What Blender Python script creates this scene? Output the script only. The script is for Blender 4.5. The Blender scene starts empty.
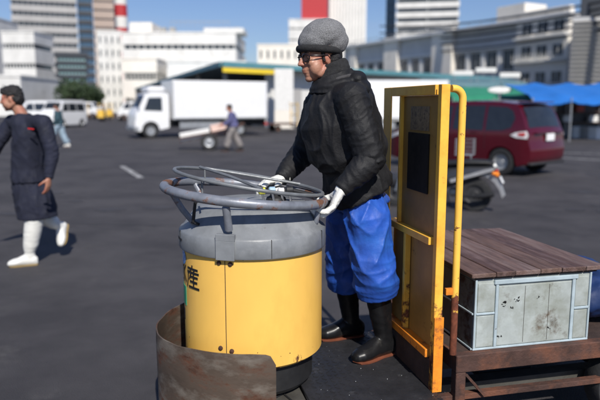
import bpy, bmesh, math, random
import numpy as np
from mathutils import Vector, Matrix, Quaternion, noise
random.seed(7)
PI = math.pi
R = math.radians
SC = bpy.context.scene
COL = SC.collection
# ------------------------------------------------------------------ camera
H = 1.62; PITCH = R(8.8); F = 620.0
cs, sn = math.cos(PITCH), math.sin(PITCH)
def at(px, py, Y):
    """point at forward ground distance Y seen at photograph pixel (600x400)"""
    u = (px-300)/F; v = (200-py)/F
    dy = cs+v*sn; dz = -sn+v*cs
    return Vector((u/dy*Y, Y, H+dz/dy*Y))
def gp(px, py, z=0.0):
    u = (px-300)/F; v = (200-py)/F
    dy = cs+v*sn; dz = -sn+v*cs
    t = (z-H)/dz
    return Vector((u*t, dy*t, z))
cam = bpy.data.cameras.new('camera'); co = bpy.data.objects.new('camera', cam); COL.objects.link(co)
co.location = (0, 0, H); co.rotation_euler = (PI/2-PITCH, 0, 0)
cam.sensor_width = 36; cam.lens = F/600*36; cam.clip_end = 3000; cam.clip_start = 0.05
cam.dof.use_dof = True; cam.dof.focus_distance = 2.85; cam.dof.aperture_fstop = 1.6
SC.camera = co
# ------------------------------------------------------------------ light
SUN_AZ, SUN_EL = 15.0, 42.0          # degrees to the right of straight behind the camera, height
w = bpy.data.worlds.new('World'); SC.world = w; w.use_nodes = True
nt = w.node_tree; nt.nodes.clear()
out = nt.nodes.new('ShaderNodeOutputWorld'); bg = nt.nodes.new('ShaderNodeBackground')
sky = nt.nodes.new('ShaderNodeTexSky'); sky.sky_type = 'NISHITA'; sky.sun_disc = False
sky.sun_elevation = R(SUN_EL)
# sun azimuth in world: direction (sin az, -cos az)
sky.sun_rotation = R(180-SUN_AZ)
sky.altitude = 20; sky.air_density = 1.15; sky.dust_density = 0.25; sky.ozone_density = 1.8
tc = nt.nodes.new('ShaderNodeTexCoord'); mp = nt.nodes.new('ShaderNodeMapping'); mp.inputs['Scale'].default_value = (1.2, 1.2, 6.0)
nz = nt.nodes.new('ShaderNodeTexNoise'); nz.inputs['Scale'].default_value = 2.3; nz.inputs['Detail'].default_value = 7; nz.inputs['Roughness'].default_value = .55
rp = nt.nodes.new('ShaderNodeValToRGB'); rp.color_ramp.elements[0].position = .50; rp.color_ramp.elements[0].color = (0,0,0,1)
rp.color_ramp.elements[1].position = .78; rp.color_ramp.elements[1].color = (.55,.55,.55,1)
mx = nt.nodes.new('ShaderNodeMix'); mx.data_type = 'RGBA'; mx.inputs['B'].default_value = (6.6, 6.9, 7.3, 1)
nt.links.new(tc.outputs['Generated'], mp.inputs['Vector']); nt.links.new(mp.outputs[0], nz.inputs['Vector'])
nt.links.new(nz.outputs['Fac'], rp.inputs[0]); nt.links.new(rp.outputs[0], mx.inputs['Factor'])
nt.links.new(sky.outputs[0], mx.inputs['A']); tn = nt.nodes.new('ShaderNodeMix'); tn.data_type = 'RGBA'; tn.blend_type = 'MULTIPLY'; tn.inputs['Factor'].default_value = 1; tn.inputs['B'].default_value = (.78,.89,1.24,1)
nt.links.new(mx.outputs['Result'], tn.inputs['A']); nt.links.new(tn.outputs['Result'], bg.inputs[0])
bg.inputs[1].default_value = 0.074
nt.links.new(bg.outputs[0], out.inputs[0])
sl = bpy.data.lights.new('sun', 'SUN'); sl.energy = 5.0; sl.angle = R(.53); sl.color = (1, .955, .88)
so = bpy.data.objects.new('sun', sl); COL.objects.link(so)
sd = Vector((math.sin(R(SUN_AZ))*math.cos(R(SUN_EL)), -math.cos(R(SUN_AZ))*math.cos(R(SUN_EL)), math.sin(R(SUN_EL))))
so.rotation_euler = sd.to_track_quat('Z', 'Y').to_euler(); so.location = (5, -8, 12)
SC.view_settings.view_transform = 'Standard'; SC.view_settings.look = 'None'; SC.view_settings.gamma = 1; SC.view_settings.exposure = 0.0
SC.render.engine = 'CYCLES'

# ------------------------------------------------------------------ materials
def lin(r, g, b):
    return tuple((c/255/12.92 if c/255 <= .04045 else ((c/255+.055)/1.055)**2.4) for c in (r, g, b))
def mat(name, col, rough=.6, metal=0.0, var=.15, vs=6.0, bump=.0, bs=60.0, rust=None, spec=.5, stretch=None, coat=0.0, col2=None, c2=(.45,.6,4.0), emit=None, alpha=None, trans=0.0, rust_low=None):
    """procedural Principled: tone variation, optional second colour in patches, optional rust patches, bump"""
    m = bpy.data.materials.new(name); m.use_nodes = True
    n = m.node_tree.nodes; L = m.node_tree.links
    b = n['Principled BSDF']
    tc = n.new('ShaderNodeTexCoord'); mp = n.new('ShaderNodeMapping')
    if stretch: mp.inputs['Scale'].default_value = stretch
    L.new(tc.outputs['Object'], mp.inputs[0])
    def nz(scale, det=4, rgh=.6):
        t = n.new('ShaderNodeTexNoise'); t.inputs['Scale'].default_value = scale; t.inputs['Detail'].default_value = det
        t.inputs['Roughness'].default_value = rgh; L.new(mp.outputs[0], t.inputs['Vector']); return t.outputs['Fac']
    def mix(fac, a, c):
        x = n.new('ShaderNodeMix'); x.data_type = 'RGBA'
        L.new(fac, x.inputs['Factor'])
        for s, v in (('A', a), ('B', c)):
            if isinstance(v, tuple): x.inputs[s].default_value = (*v, 1) if len(v) == 3 else v
            else: L.new(v, x.inputs[s])
        return x.outputs['Result']
    def ramp(f, a, c):
        r = n.new('ShaderNodeMapRange'); r.inputs['From Min'].default_value = a; r.inputs['From Max'].default_value = c
        L.new(f, r.inputs['Value']); return r.outputs['Result']
    lo = tuple(max(0, c*(1-var)) for c in col); hi = tuple(min(1, c*(1+var)) for c in col)
    cc = mix(ramp(nz(vs), .3, .7), lo, hi)
    if col2: cc = mix(ramp(nz(c2[2], 6, .65), c2[0], c2[1]), cc, col2)
    if rust:
        rc, t0, t1, rs = rust
        f = nz(rs, 8, .7)
        if rust_low:      # wear grows below a height (object z)
            sx = n.new('ShaderNodeSeparateXYZ'); L.new(tc.outputs['Object'], sx.inputs[0])
            g = n.new('ShaderNodeMapRange'); g.inputs['From Min'].default_value = rust_low[1]; g.inputs['From Max'].default_value = rust_low[0]
            g.inputs['To Max'].default_value = rust_low[2]
            L.new(sx.outputs['Z'], g.inputs['Value'])
            ad = n.new('ShaderNodeMath'); ad.operation = 'ADD'; L.new(f, ad.inputs[0]); L.new(g.outputs['Result'], ad.inputs[1]); f = ad.outputs[0]
        fac = ramp(f, t0, t1)
        rcc = mix(ramp(nz(rs*3), .3, .7), rc, tuple(c*.4 for c in rc))
        cc = mix(fac, cc, rcc)
        rr = n.new('ShaderNodeMapRange'); rr.inputs['To Min'].default_value = rough; rr.inputs['To Max'].default_value = .9
        L.new(fac, rr.inputs['Value']); L.new(rr.outputs['Result'], b.inputs['Roughness'])
    else:
        rr = n.new('ShaderNodeMapRange'); rr.inputs['From Min'].default_value = .3; rr.inputs['From Max'].default_value = .7
        rr.inputs['To Min'].default_value = max(0.02, rough*.85); rr.inputs['To Max'].default_value = min(1, rough*1.15)
        L.new(nz(vs*2.3), rr.inputs['Value']); L.new(rr.outputs['Result'], b.inputs['Roughness'])
    L.new(cc, b.inputs['Base Color'])
    b.inputs['Metallic'].default_value = metal; b.inputs['Specular IOR Level'].default_value = spec
    b.inputs['Coat Weight'].default_value = coat
    if trans: b.inputs['Transmission Weight'].default_value = trans
    if bump:
        bp = n.new('ShaderNodeBump'); bp.inputs['Strength'].default_value = bump; bp.inputs['Distance'].default_value = .01
        L.new(nz(bs, 5), bp.inputs['Height']); L.new(bp.outputs[0], b.inputs['Normal'])
    if emit: b.inputs['Emission Color'].default_value = (*emit[0], 1); b.inputs['Emission Strength'].default_value = emit[1]
    return m

# ------------------------------------------------------------------ mesh helpers
def V(*a): return Vector(a)
def add(bm, verts, faces):
    vs = [bm.verts.new(v) for v in verts]
    for f in faces:
        try: bm.faces.new([vs[i] for i in f])
        except ValueError: pass
    return vs
def box(bm, c, s, rot=None, bev=0.0, seg=1):
    t = bmesh.new(); bmesh.ops.create_cube(t, size=1)
    for v in t.verts: v.co = Vector((v.co.x*s[0], v.co.y*s[1], v.co.z*s[2]))
    if bev: bmesh.ops.bevel(t, geom=t.edges[:], offset=bev, segments=seg, affect='EDGES', profile=.5)
    M = rot if rot is not None else Matrix.Identity(3)
    t.verts.index_update()
    vs = [bm.verts.new(M @ v.co + Vector(c)) for v in t.verts]
    for f in t.faces: bm.faces.new([vs[v.index] for v in f.verts])
    t.free()
def bx(bm, x0, x1, y0, y1, z0, z1, bev=0.0):
    box(bm, ((x0+x1)/2, (y0+y1)/2, (z0+z1)/2), (abs(x1-x0), abs(y1-y0), abs(z1-z0)), bev=bev)
def frame_of(t, ref=None):
    t = t.normalized(); ref = ref or (Vector((0,0,1)) if abs(t.z) < .9 else Vector((1,0,0)))
    a = ref.cross(t)
    if a.length < 1e-5: a = Vector((0,1,0)).cross(t)
    a.normalize(); b = t.cross(a); return a, b
def bar(bm, p, q, w, h=None, bev=0.0):
    """rectangular bar from p to q"""
    p, q = Vector(p), Vector(q); h = h or w; t = q-p; a, b = frame_of(t)
    M = Matrix((t.normalized(), a, b)).transposed()
    box(bm, (p+q)/2, (t.length, w, h), M, bev)
def tube(bm, pts, r, seg=10, closed=False, cap=True):
    pts = [Vector(p) for p in pts]; n = len(pts)
    rs = r if isinstance(r, (list, tuple)) else [r]*n
    rings = []; prev = None
    for i in range(n):
        if closed: t = pts[(i+1) % n]-pts[i-1]
        else: t = pts[min(i+1, n-1)]-pts[max(i-1, 0)]
        t.normalize()
        if prev is None: a, b = frame_of(t)
        else:
            a = prev-t*prev.dot(t)
            if a.length < 1e-6: a, b = frame_of(t)
            a.normalize(); b = t.cross(a)
        prev = a
        rings.append([bm.verts.new(pts[i]+(a*math.cos(2*PI*k/seg)+b*math.sin(2*PI*k/seg))*rs[i]) for k in range(seg)])
    m = n if closed else n-1
    for i in range(m):
        A, B = rings[i], rings[(i+1) % n]
        off = 0
        if closed and i == n-1:
            off = min(range(seg), key=lambda o: (B[o].co-A[0].co).length)
        for k in range(seg):
            bm.faces.new([A[k], A[(k+1) % seg], B[(k+1+off) % seg], B[(k+off) % seg]])
    if cap and not closed:
        bm.faces.new(list(reversed(rings[0]))); bm.faces.new(rings[-1])
def lathe(bm, prof, c=(0,0,0), seg=48, a0=0.0, a1=2*PI, axis='z'):
    full = abs(a1-a0-2*PI) < 1e-6; n = seg if full else seg+1
    c = Vector(c); rows = []
    for (r, z) in prof:
        row = []
        if r < 1e-6 and full:
            v = bm.verts.new(c+ax(Vector((0,0,z)), axis)); row = [v]*n
        else:
            for k in range(n):
                a = a0+(a1-a0)*k/seg
                row.append(bm.verts.new(c+ax(Vector((r*math.cos(a), r*math.sin(a), z)), axis)))
        rows.append(row)
    for i in range(len(rows)-1):
        for k in range(seg):
            k2 = (k+1) % n
            f = [rows[i][k], rows[i][k2], rows[i+1][k2], rows[i+1][k]]
            u = []
            for v in f:
                if v not in u: u.append(v)
            if len(u) > 2:
                try: bm.faces.new(u)
                except ValueError: pass
def ax(v, axis):
    if axis == 'z': return v
    if axis == 'y': return Vector((v.x, v.z, v.y))
    return Vector((v.z, v.x, v.y))
def loft(bm, secs, seg=20):
    """secs: (centre, u-vector, v-vector) ellipses; closed"""
    rings = []
    for c, u, v in secs:
        rings.append([bm.verts.new(Vector(c)+Vector(u)*math.cos(2*PI*k/seg)+Vector(v)*math.sin(2*PI*k/seg)) for k in range(seg)])
    for A, B in zip(rings, rings[1:]):
        for k in range(seg): bm.faces.new([A[k], A[(k+1) % seg], B[(k+1) % seg], B[k]])
    bm.faces.new(list(reversed(rings[0]))); bm.faces.new(rings[-1])
def cap(bm, p, q, r0, r1=None, seg=14):
    """tapered capsule"""
    p, q = Vector(p), Vector(q); r1 = r0 if r1 is None else r1
    t = (q-p); L_ = t.length
    if L_ < 1e-5: t = Vector((0,0,1))
    t = t.normalized(); a, b = frame_of(t); secs = []
    for k in range(1, 5):
        an = PI/2*k/4-PI/2+.0; an = -PI/2+PI/2*k/4*.999
        secs.append((p+t*r0*math.sin(an), r0*max(math.cos(an), .02)))
    for k in range(0, 4):
        an = PI/2*k/4
        secs.append((q+t*r1*math.sin(an), r1*math.cos(an)))
    if L_ < 1e-5: secs.pop(3)
    loft(bm, [(c, a*r, b*r) for c, r in secs], seg)
def ell(bm, c, r, M=None, seg=20):
    M = M or Matrix.Identity(3)
    secs = []
    for k in range(1, 12):
        an = -PI/2+PI*k/12
        secs.append((Vector(c)+M@Vector((0,0,r[2]*math.sin(an))), M@Vector((r[0]*math.cos(an),0,0)), M@Vector((0,r[1]*math.cos(an),0))))
    loft(bm, secs, seg)
def mesh_of(name, bm, sharp=35, recalc=True):
    if recalc: bmesh.ops.recalc_face_normals(bm, faces=bm.faces[:])
    me = bpy.data.meshes.new(name); bm.to_mesh(me); bm.free()
    for p in me.polygons: p.use_smooth = True
    if sharp is not None: me.set_sharp_from_angle(angle=R(sharp))
    return me
def obj(name, bm, m, parent=None, label=None, sharp=35, kind=None, me=None):
    me = me or mesh_of(name, bm, sharp)
    me.materials.clear(); me.materials.append(m)
    o = bpy.data.objects.new(name, me); COL.objects.link(o)
    if parent: o.parent = parent
    if label: o['label'] = label
    if kind: o['kind'] = kind
    return o
def thing(name, label, cat, loc=(0,0,0), rz=0.0, group=None):
    o = bpy.data.objects.new(name, None); COL.objects.link(o); o.empty_display_size = .2
    o.location = loc; o.rotation_euler = (0, 0, rz); o['label'] = label; o['category'] = cat
    if group: o['group'] = group
    return o
def tag(o, label, cat, group=None):
    o['label'] = label; o['category'] = cat
    if group: o['group'] = group
    return o
def struct(name, bm, m, sharp=35): return obj(name, bm, m, None, kind='structure', sharp=sharp)
def kids(o): return [c for c in list(COL.objects) if c.parent == o]
def dup(root, loc, rz, label, group=None):
    tree = {}
    for c in COL.objects:
        if c.parent: tree.setdefault(c.parent, []).append(c)
    def cp(o, par):
        c = o.copy(); COL.objects.link(c)
        if par: c.parent = par
        for ch in tree.get(o, []): cp(ch, c)
        return c
    r = cp(root, None); r.location = loc; r.rotation_euler = (0, 0, rz); r['label'] = label
    if group: r['group'] = group
    return r
def fuse(bm, voxel, smooth=3, disp=None, sharp=None, name='m'):
    """one continuous skin round the overlapping closed pieces in bm"""
    bmesh.ops.recalc_face_normals(bm, faces=bm.faces[:])
    me = bpy.data.meshes.new('t'); bm.to_mesh(me); bm.free()
    o = bpy.data.objects.new('t', me); COL.objects.link(o)
    md = o.modifiers.new('r', 'REMESH'); md.mode = 'VOXEL'; md.voxel_size = voxel
    if smooth:
        s = o.modifiers.new('s', 'SMOOTH'); s.factor = .5; s.iterations = smooth
    dg = bpy.context.evaluated_depsgraph_get()
    m2 = bpy.data.meshes.new_from_object(o.evaluated_get(dg)); m2.name = name
    bpy.data.objects.remove(o); bpy.data.meshes.remove(me)
    if disp:
        nrm = [v.normal.copy() for v in m2.vertices]
        for v, nn in zip(m2.vertices, nrm): v.co += nn*disp(v.co, nn)
    for p in m2.polygons: p.use_smooth = True
    m2.update()
    return m2
def shift(me, loc):
    me.transform(Matrix.Translation(-Vector(loc))); return me
# ------------------------------------------------------------------ shared materials
M = {}
M['asphalt'] = mat('asphalt', (.070,.065,.068), .80, var=.30, vs=210, bump=.9, bs=130, col2=(.042,.039,.042), c2=(.40,.62,.8), rust=((.105,.099,.100), .56, .72, 2.2), spec=.4)
M['yellow_drum'] = mat('yellow_drum', (.90,.535,.115), .36, var=.06, vs=3, bump=.05, bs=7, col2=(.76,.43,.09), c2=(.50,.75,3.2), stretch=(1,1,.45), rust=((.17,.06,.025), .70, .74, 15), rust_low=(.46,.53,.19))
M['grey_lid'] = mat('grey_lid', (.19,.20,.21), .42, var=.22, vs=7, bump=.12, bs=30, col2=(.27,.28,.29), c2=(.52,.70,5), rust=((.10,.06,.04), .66, .73, 12))
M['grey_tube'] = mat('grey_tube', (.22,.235,.27), .42, metal=.25, var=.25, vs=14, bump=.08, bs=60, rust=((.26,.12,.07), .535, .60, 7))
M['thin_tube'] = mat('thin_tube', (.17,.18,.19), .5, metal=.2, var=.2, vs=20)
M['frame_yellow'] = mat('frame_yellow', (.94,.50,.06), .5, var=.12, vs=8, bump=.1, bs=50, col2=(.80,.33,.03), c2=(.5,.72,5), rust=((.20,.06,.025), .66, .76, 17), rust_low=(.40,1.0,.26))
M['frame_orange'] = mat('frame_orange', (.80,.25,.02), .5, var=.3, vs=9, bump=.2, bs=50, rust=((.15,.045,.022), .52, .66, 14))
M['panel_gold'] = mat('panel_gold', (.36,.20,.045), .6, var=.25, vs=4, bump=.08, bs=20, rust=((.14,.06,.03), .62, .7, 6))
M['rust'] = mat('rust', (.065,.032,.024), .85, var=.4, vs=9, bump=.5, bs=70, col2=(.15,.058,.032), c2=(.46,.66,7))
M['rust_dark'] = mat('rust_dark', (.045,.027,.022), .85, var=.4, vs=9, bump=.4, bs=60)
M['guard'] = mat('guard', (.105,.075,.055), .62, metal=.25, var=.3, vs=5, bump=.12, bs=22, stretch=(1,1,2.2), col2=(.19,.16,.13), c2=(.50,.66,4.5), rust=((.13,.05,.026), .50, .62, 5))
M['plate_dark'] = mat('plate_dark', (.03,.03,.034), .55, metal=.3, var=.3, vs=7, bump=.25, bs=50, col2=(.075,.075,.08), c2=(.6,.75,18))
M['plate_grey'] = mat('plate_grey', (.085,.08,.07), .6, metal=.2, var=.3, vs=7, bump=.2, bs=40)
M['black'] = mat('black', (.015,.015,.016), .6, var=.3, vs=9)
M['rubber'] = mat('rubber', (.022,.022,.023), .8, var=.3, vs=12, bump=.2, bs=60)
M['rubber_gloss'] = mat('rubber_gloss', (.010,.010,.011), .33, var=.3, vs=9, bump=.08, bs=25, spec=.3, col2=(.030,.029,.027), c2=(.56,.72,14))
M['boot_sole'] = mat('boot_sole', (.20,.06,.03), .7, var=.25, vs=20)
M['jacket'] = mat('jacket', (.010,.010,.0115), .66, var=.25, vs=8, bump=.3, bs=70, spec=.30)
M['knit_black'] = mat('knit_black', (.016,.016,.017), .95, var=.3, vs=40, bump=.5, bs=180)
M['fleece'] = mat('fleece', (.05,.048,.05), .95, var=.2, vs=40, bump=.4, bs=150)
M['hat'] = mat('hat', (.23,.23,.235), .95, var=.75, vs=330, bump=.9, bs=260, col2=(.30,.30,.30), c2=(.58,.68,240))
M['pants'] = mat('pants', (.018,.080,.40), .50, var=.3, vs=9, bump=.25, bs=35, col2=(.026,.13,.52), c2=(.5,.7,5))
M['glove'] = mat('glove', (.74,.73,.68), .9, var=.08, vs=20, bump=.4, bs=120)
M['skin'] = mat('skin', (.40,.20,.13), .45, var=.18, vs=22, bump=.2, bs=120, col2=(.42,.13,.085), c2=(.45,.7,14))
M['hair'] = mat('hair', (.012,.010,.010), .5, var=.3, vs=60, bump=.8, bs=140)
M['frames'] = mat('frames', (.02,.012,.012), .25)
M['glasslens'] = mat('glasslens', (.9,.9,.9), .05, trans=1.0, var=0)
M['crate_wall'] = mat('crate_wall', (.44,.48,.46), .5, metal=.15, var=.15, vs=7, bump=.2, bs=14, col2=(.30,.32,.28), c2=(.42,.62,5), rust=((.13,.085,.05), .56, .70, 6.5))
M['crate_trim'] = mat('crate_trim', (.52,.62,.66), .35, metal=.3, var=.15, vs=14, bump=.05, bs=30, rust=((.14,.07,.04), .64, .72, 16))
M['wood'] = mat('wood', (.115,.066,.050), .62, var=.4, vs=5, bump=.45, bs=22, stretch=(9,1,9), col2=(.18,.115,.095), c2=(.48,.68,3))
M['white_paint'] = mat('white_paint', (.80,.80,.79), .4, var=.05, vs=2)
M['road_paint'] = mat('road_paint', (.42,.42,.41), .8, var=.2, vs=6, bump=.2, bs=90, rust=((.08,.075,.075), .47, .58, 7))
M['blue_tarp'] = mat('blue_tarp', (.010,.030,.11), .5, var=.2, vs=3, bump=.3, bs=10)
M['ink'] = mat('ink', (.012,.012,.012), .5)
M['sticker_blue'] = mat('sticker_blue', (.10,.26,.55), .4, col2=(.45,.55,.7), c2=(.5,.56,60))
M['sticker_green'] = mat('sticker_green', (.03,.33,.17), .4, var=.2, vs=30)
M['chrome'] = mat('chrome', (.55,.55,.56), .25, metal=.9)
M['alu'] = mat('alu', (.42,.43,.44), .4, metal=.6)
M['glass_dark'] = mat('glass_dark', (.02,.024,.03), .08, spec=.7)
M['red_lamp'] = mat('red_lamp', (.45,.02,.02), .2)
M['amber'] = mat('amber', (.85,.25,.02), .2)
M['lamp_clear'] = mat('lamp_clear', (.75,.73,.72), .15)
M['ice'] = mat('ice', (.7,.72,.74), .3)

# ------------------------------------------------------------------ ground
bm = bmesh.new()
xs = [-1500,-300,-60,-25,-12,-6,-3,0,3,6,12,25,60,300,1500]; ys = [-60,-20,-6,0,3,6,9,14,22,35,60,120,400,2600]
add(bm, [(x, y, 0) for y in ys for x in xs], [(j*len(xs)+i, j*len(xs)+i+1, (j+1)*len(xs)+i+1, (j+1)*len(xs)+i) for j in range(len(ys)-1) for i in range(len(xs)-1)])
struct('ground', bm, M['asphalt'])
def strip(bm, p, q, w, z=.004):
    p, q = Vector(p), Vector(q); t = (q-p).normalized(); n_ = Vector((-t.y, t.x, 0))*w/2
    add(bm, [Vector((a.x, a.y, z)) for a in (p-n_, q-n_, q+n_, p+n_)], [(0,1,2,3)])
bm = bmesh.new()
strip(bm, gp(122,166), gp(141,178), .14)
strip(bm, gp(562,152.5), gp(640,156), .15); strip(bm, gp(562,158), gp(640,162.5), .15)
strip(bm, gp(88,120), gp(60,121), .2)
struct('road_markings', bm, M['road_paint'])
# faint tar seams and oil stains in the yard surface
M['tar'] = mat('tar', (.046,.043,.045), .7, var=.2, vs=3)
bm = bmesh.new()
for a, b in (((-60,222),(178,226)), ((500,205),(640,196)), ((65,196),(165,193))):
    A, B = gp(*a), gp(*b); n = 40; prev = None
    for k in range(n):
        f = k/(n-1); c = A.lerp(B, f)+Vector((0, noise.noise((k*.25, a[1], 5))*.05, 0))
        if prev is not None: strip(bm, prev, c, .012+.008*noise.noise((k*.8,2,a[1])), .004)
        prev = c
struct('tar_seams', bm, M['tar'])
bm = bmesh.new()
rs_ = random.Random(5)
for k in range(46):
    px, py = rs_.uniform(-20, 620), rs_.uniform(128, 215)
    c = gp(px, py); r_ = rs_.uniform(.04, .20)*1.0; n = 14
    pts = [Vector((c.x+r_*math.cos(2*PI*i/n)*(1+.35*noise.noise((i*.9,k,0)))*1.6, c.y+r_*math.sin(2*PI*i/n)*(1+.35*noise.noise((i*.9,k,4))), .0045+k*.00002)) for i in range(n)]
    add(bm, pts, [tuple(range(n))])
struct('oil_stains', bm, M['tar'])
# ================================================================== TURRET TRUCK
YAW = R(13.4); C0 = Vector((-.225, 2.90, 0))
ca, sa = math.cos(YAW), math.sin(YAW)
def loc(p):            # world -> truck local
    d = Vector(p)-C0; return Vector((d.x*ca+d.y*sa, -d.x*sa+d.y*ca, d.z))
def wld(p):
    p = Vector(p); return Vector((C0.x+p.x*ca-p.y*sa, C0.y+p.x*sa+p.y*ca, p.z))
TT = thing('turret_truck', 'yellow drum-fronted market turret truck with rusty guard, steering ring and flat bed', 'turret truck', C0, YAW)
A_CAM = math.atan2(-1, .078)-YAW     # local angle from the drum towards the camera
DR = .33; DZ0, DZ1 = .46, .978
bm = bmesh.new(); lathe(bm, [(.0,DZ0+.02),(.30,DZ0+.015),(.318,DZ0),(DR,DZ0+.012),(DR,DZ1),(.30,DZ1),(0,DZ1)], seg=96); dc = obj('drum_cover', bm, M['yellow_drum'], TT)
def arcpatch(bm, r0, r1, a0, a1, z0, z1, n=8):
    vs = []; fs = []
    for k in range(n+1):
        a = a0+(a1-a0)*k/n
        for r in (r0, r1):
            for z in (z0, z1): vs.append((r*math.cos(a), r*math.sin(a), z))
    for k in range(n):
        i = 4*k
        fs += [(i+2,i+6,i+7,i+3),(i,i+1,i+5,i+4),(i+1,i+3,i+7,i+5),(i,i+4,i+6,i+2)]
    fs += [(0,2,3,1),(4*n,4*n+1,4*n+3,4*n+2)]
    add(bm, vs, fs)
aS = A_CAM-R(21.5)     # seam
bm = bmesh.new(); arcpatch(bm, DR-.002, DR+.0015, aS-.004, aS+.004, DZ0+.012, DZ1, 1); obj('seam', bm, M['rust_dark'], dc)
for da, z in ((-.085,.945),(.075,.943),(-.085,.56),(.075,.552)):
    bm = bmesh.new(); a = aS+da
    p = Vector((math.cos(a)*(DR+.001), math.sin(a)*(DR+.001), z)); nrm = Vector((math.cos(a), math.sin(a), 0))
    tube(bm, [p-nrm*.004, p+nrm*.004, p+nrm*.007], [.011,.010,.005], 10); obj('screw', bm, M['rust'], dc)
# writing on the drum, brush strokes laid on the curved skin
GLYPH_WATER = [[(.5,.98),(.5,.04),(.36,.12)], [(.06,.70),(.36,.70),(.22,.38),(.03,.18)], [(.92,.84),(.62,.60)], [(.56,.66),(.72,.36),(.98,.12)]]
GLYPH_PRODUCE = [[(.5,1.0),(.5,.88)], [(.10,.87),(.90,.87)], [(.32,.86),(.38,.74)], [(.68,.86),(.62,.74)], [(.08,.71),(.97,.71)], [(.15,.71),(.13,.38),(.02,.04)],
                 [(.38,.64),(.27,.42)], [(.34,.53),(.90,.53)], [(.34,.31),(.86,.31)], [(.22,.06),(.99,.06)], [(.62,.66),(.62,.06)]]
def glyph(strokes, ac, z0, w_, h_, name, wd=.0105):
    bm = bmesh.new(); lay = 0
    for st in strokes:
        lay += 1; r = DR+.0018+lay*.00012
        for (x0, y0), (x1, y1) in zip(st, st[1:]):
            a, c = V((x0-.5)*w_, y0*h_, 0), V((x1-.5)*w_, y1*h_, 0); t = (c-a).normalized(); n_ = V(-t.y, t.x, 0)*wd/2; a = a-t*wd*.35; c = c+t*wd*.35
            prev = None
            for k in range(9):
                p = a.lerp(c, k/8); row = []
                for q in (p+n_, p-n_):
                    an = ac+q.x/DR; row.append(bm.verts.new((r*math.cos(an), r*math.sin(an), z0+q.y)))
                if prev: bm.faces.new([prev[0], prev[1], row[1], row[0]])
                prev = row
    return obj(name, bm, M['ink'], dc, sharp=None)
glyph(GLYPH_WATER, A_CAM-R(75), .808, .098, .100, 'lettering'); glyph(GLYPH_PRODUCE, A_CAM-R(55.5), .800, .105, .104, 'lettering')
bm = bmesh.new()
aB = A_CAM-R(76)
def disc_patch(bm, ac, zc, ra, rz, r=DR+.002, n=20):
    c = [( (r)*math.cos(ac), r*math.sin(ac), zc)]
    vs = c+[(r*math.cos(ac+ra*math.cos(t)), r*math.sin(ac+ra*math.cos(t)), zc+rz*math.sin(t)) for t in [2*PI*k/n for k in range(n)]]
    add(bm, vs, [(0, 1+k, 1+(k+1) % n) for k in range(n)])
disc_patch(bm, aB, .925, .16, .035); obj('round_sticker', bm, M['sticker_blue'], dc)
bm = bmesh.new(); arcpatch(bm, DR, DR+.0018, A_CAM-R(88), A_CAM-R(69), .70, .79, 6); obj('sticker', bm, M['sticker_green'], dc)
bm = bmesh.new(); arcpatch(bm, DR, DR+.0018, A_CAM-R(90), A_CAM-R(76), .62, .675, 6); obj('sticker', bm, M['ink'], dc, 'black sticker low on the drum')
# small chips, dings and scratches in the paint
rs2 = random.Random(11); bm = bmesh.new()
for k in range(16):
    a = A_CAM+rs2.uniform(-1.35, 1.35); z = rs2.choice([rs2.uniform(.47,.53), rs2.uniform(.48,.56), rs2.uniform(.955,.972)]); r_ = rs2.uniform(.0008,.0028); n = 8
    add(bm, [((DR+.0012)*math.cos(a+q*math.cos(2*PI*i/n)/DR), (DR+.0012)*math.sin(a+q*math.cos(2*PI*i/n)/DR), z+q*math.sin(2*PI*i/n)*rs2.uniform(.6,1.5)) for i in range(n) for q in (r_*rs2.uniform(.6,1.3),)], [tuple(range(n))])
obj('paint_chips', bm, M['rust'], dc, kind='stuff')
# drum plinth under the cover
bm = bmesh.new(); lathe(bm, [(0,.31),(.27,.31),(.285,.33),(.285,.47),(0,.47)], seg=64); obj('turntable', bm, M['black'], TT)
# lid
bm = bmesh.new()
lathe(bm, [(.30,.966),(.345,.966),(.348,.972),(.346,1.045),(.340,1.054),(.327,1.062),(.262,1.155),(.25,1.163),(.10,1.168),(0,1.168)], seg=96); lid = obj('lid', bm, M['grey_lid'], TT)
bm = bmesh.new()
a = aS+.03; rad = Vector((math.cos(a), math.sin(a), 0)); tan = Vector((-math.sin(a), math.cos(a), 0))
Mx = Matrix((rad, tan, Vector((0,0,1)))).transposed()
box(bm, rad*.352+V(0,0,1.005), (.008,.085,.085), Mx, .002)
box(bm, rad*.343+V(0,0,1.061), (.026,.085,.030), Mx, .002)
obj('hinge_bracket', bm, M['grey_lid'], lid)
bm = bmesh.new(); arcpatch(bm, .343, .3495, aS-1.05, aS-.80, 1.062-.055, 1.062-.045, 4); obj('slot', bm, M['black'], lid)
for da in (-.9, .6, 1.5, -2.2):
    bm = bmesh.new(); arcpatch(bm, .340, .3487, aS+da, aS+da+.008, .97, 1.05, 1); obj('lid_seam', bm, M['black'], lid)
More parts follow.
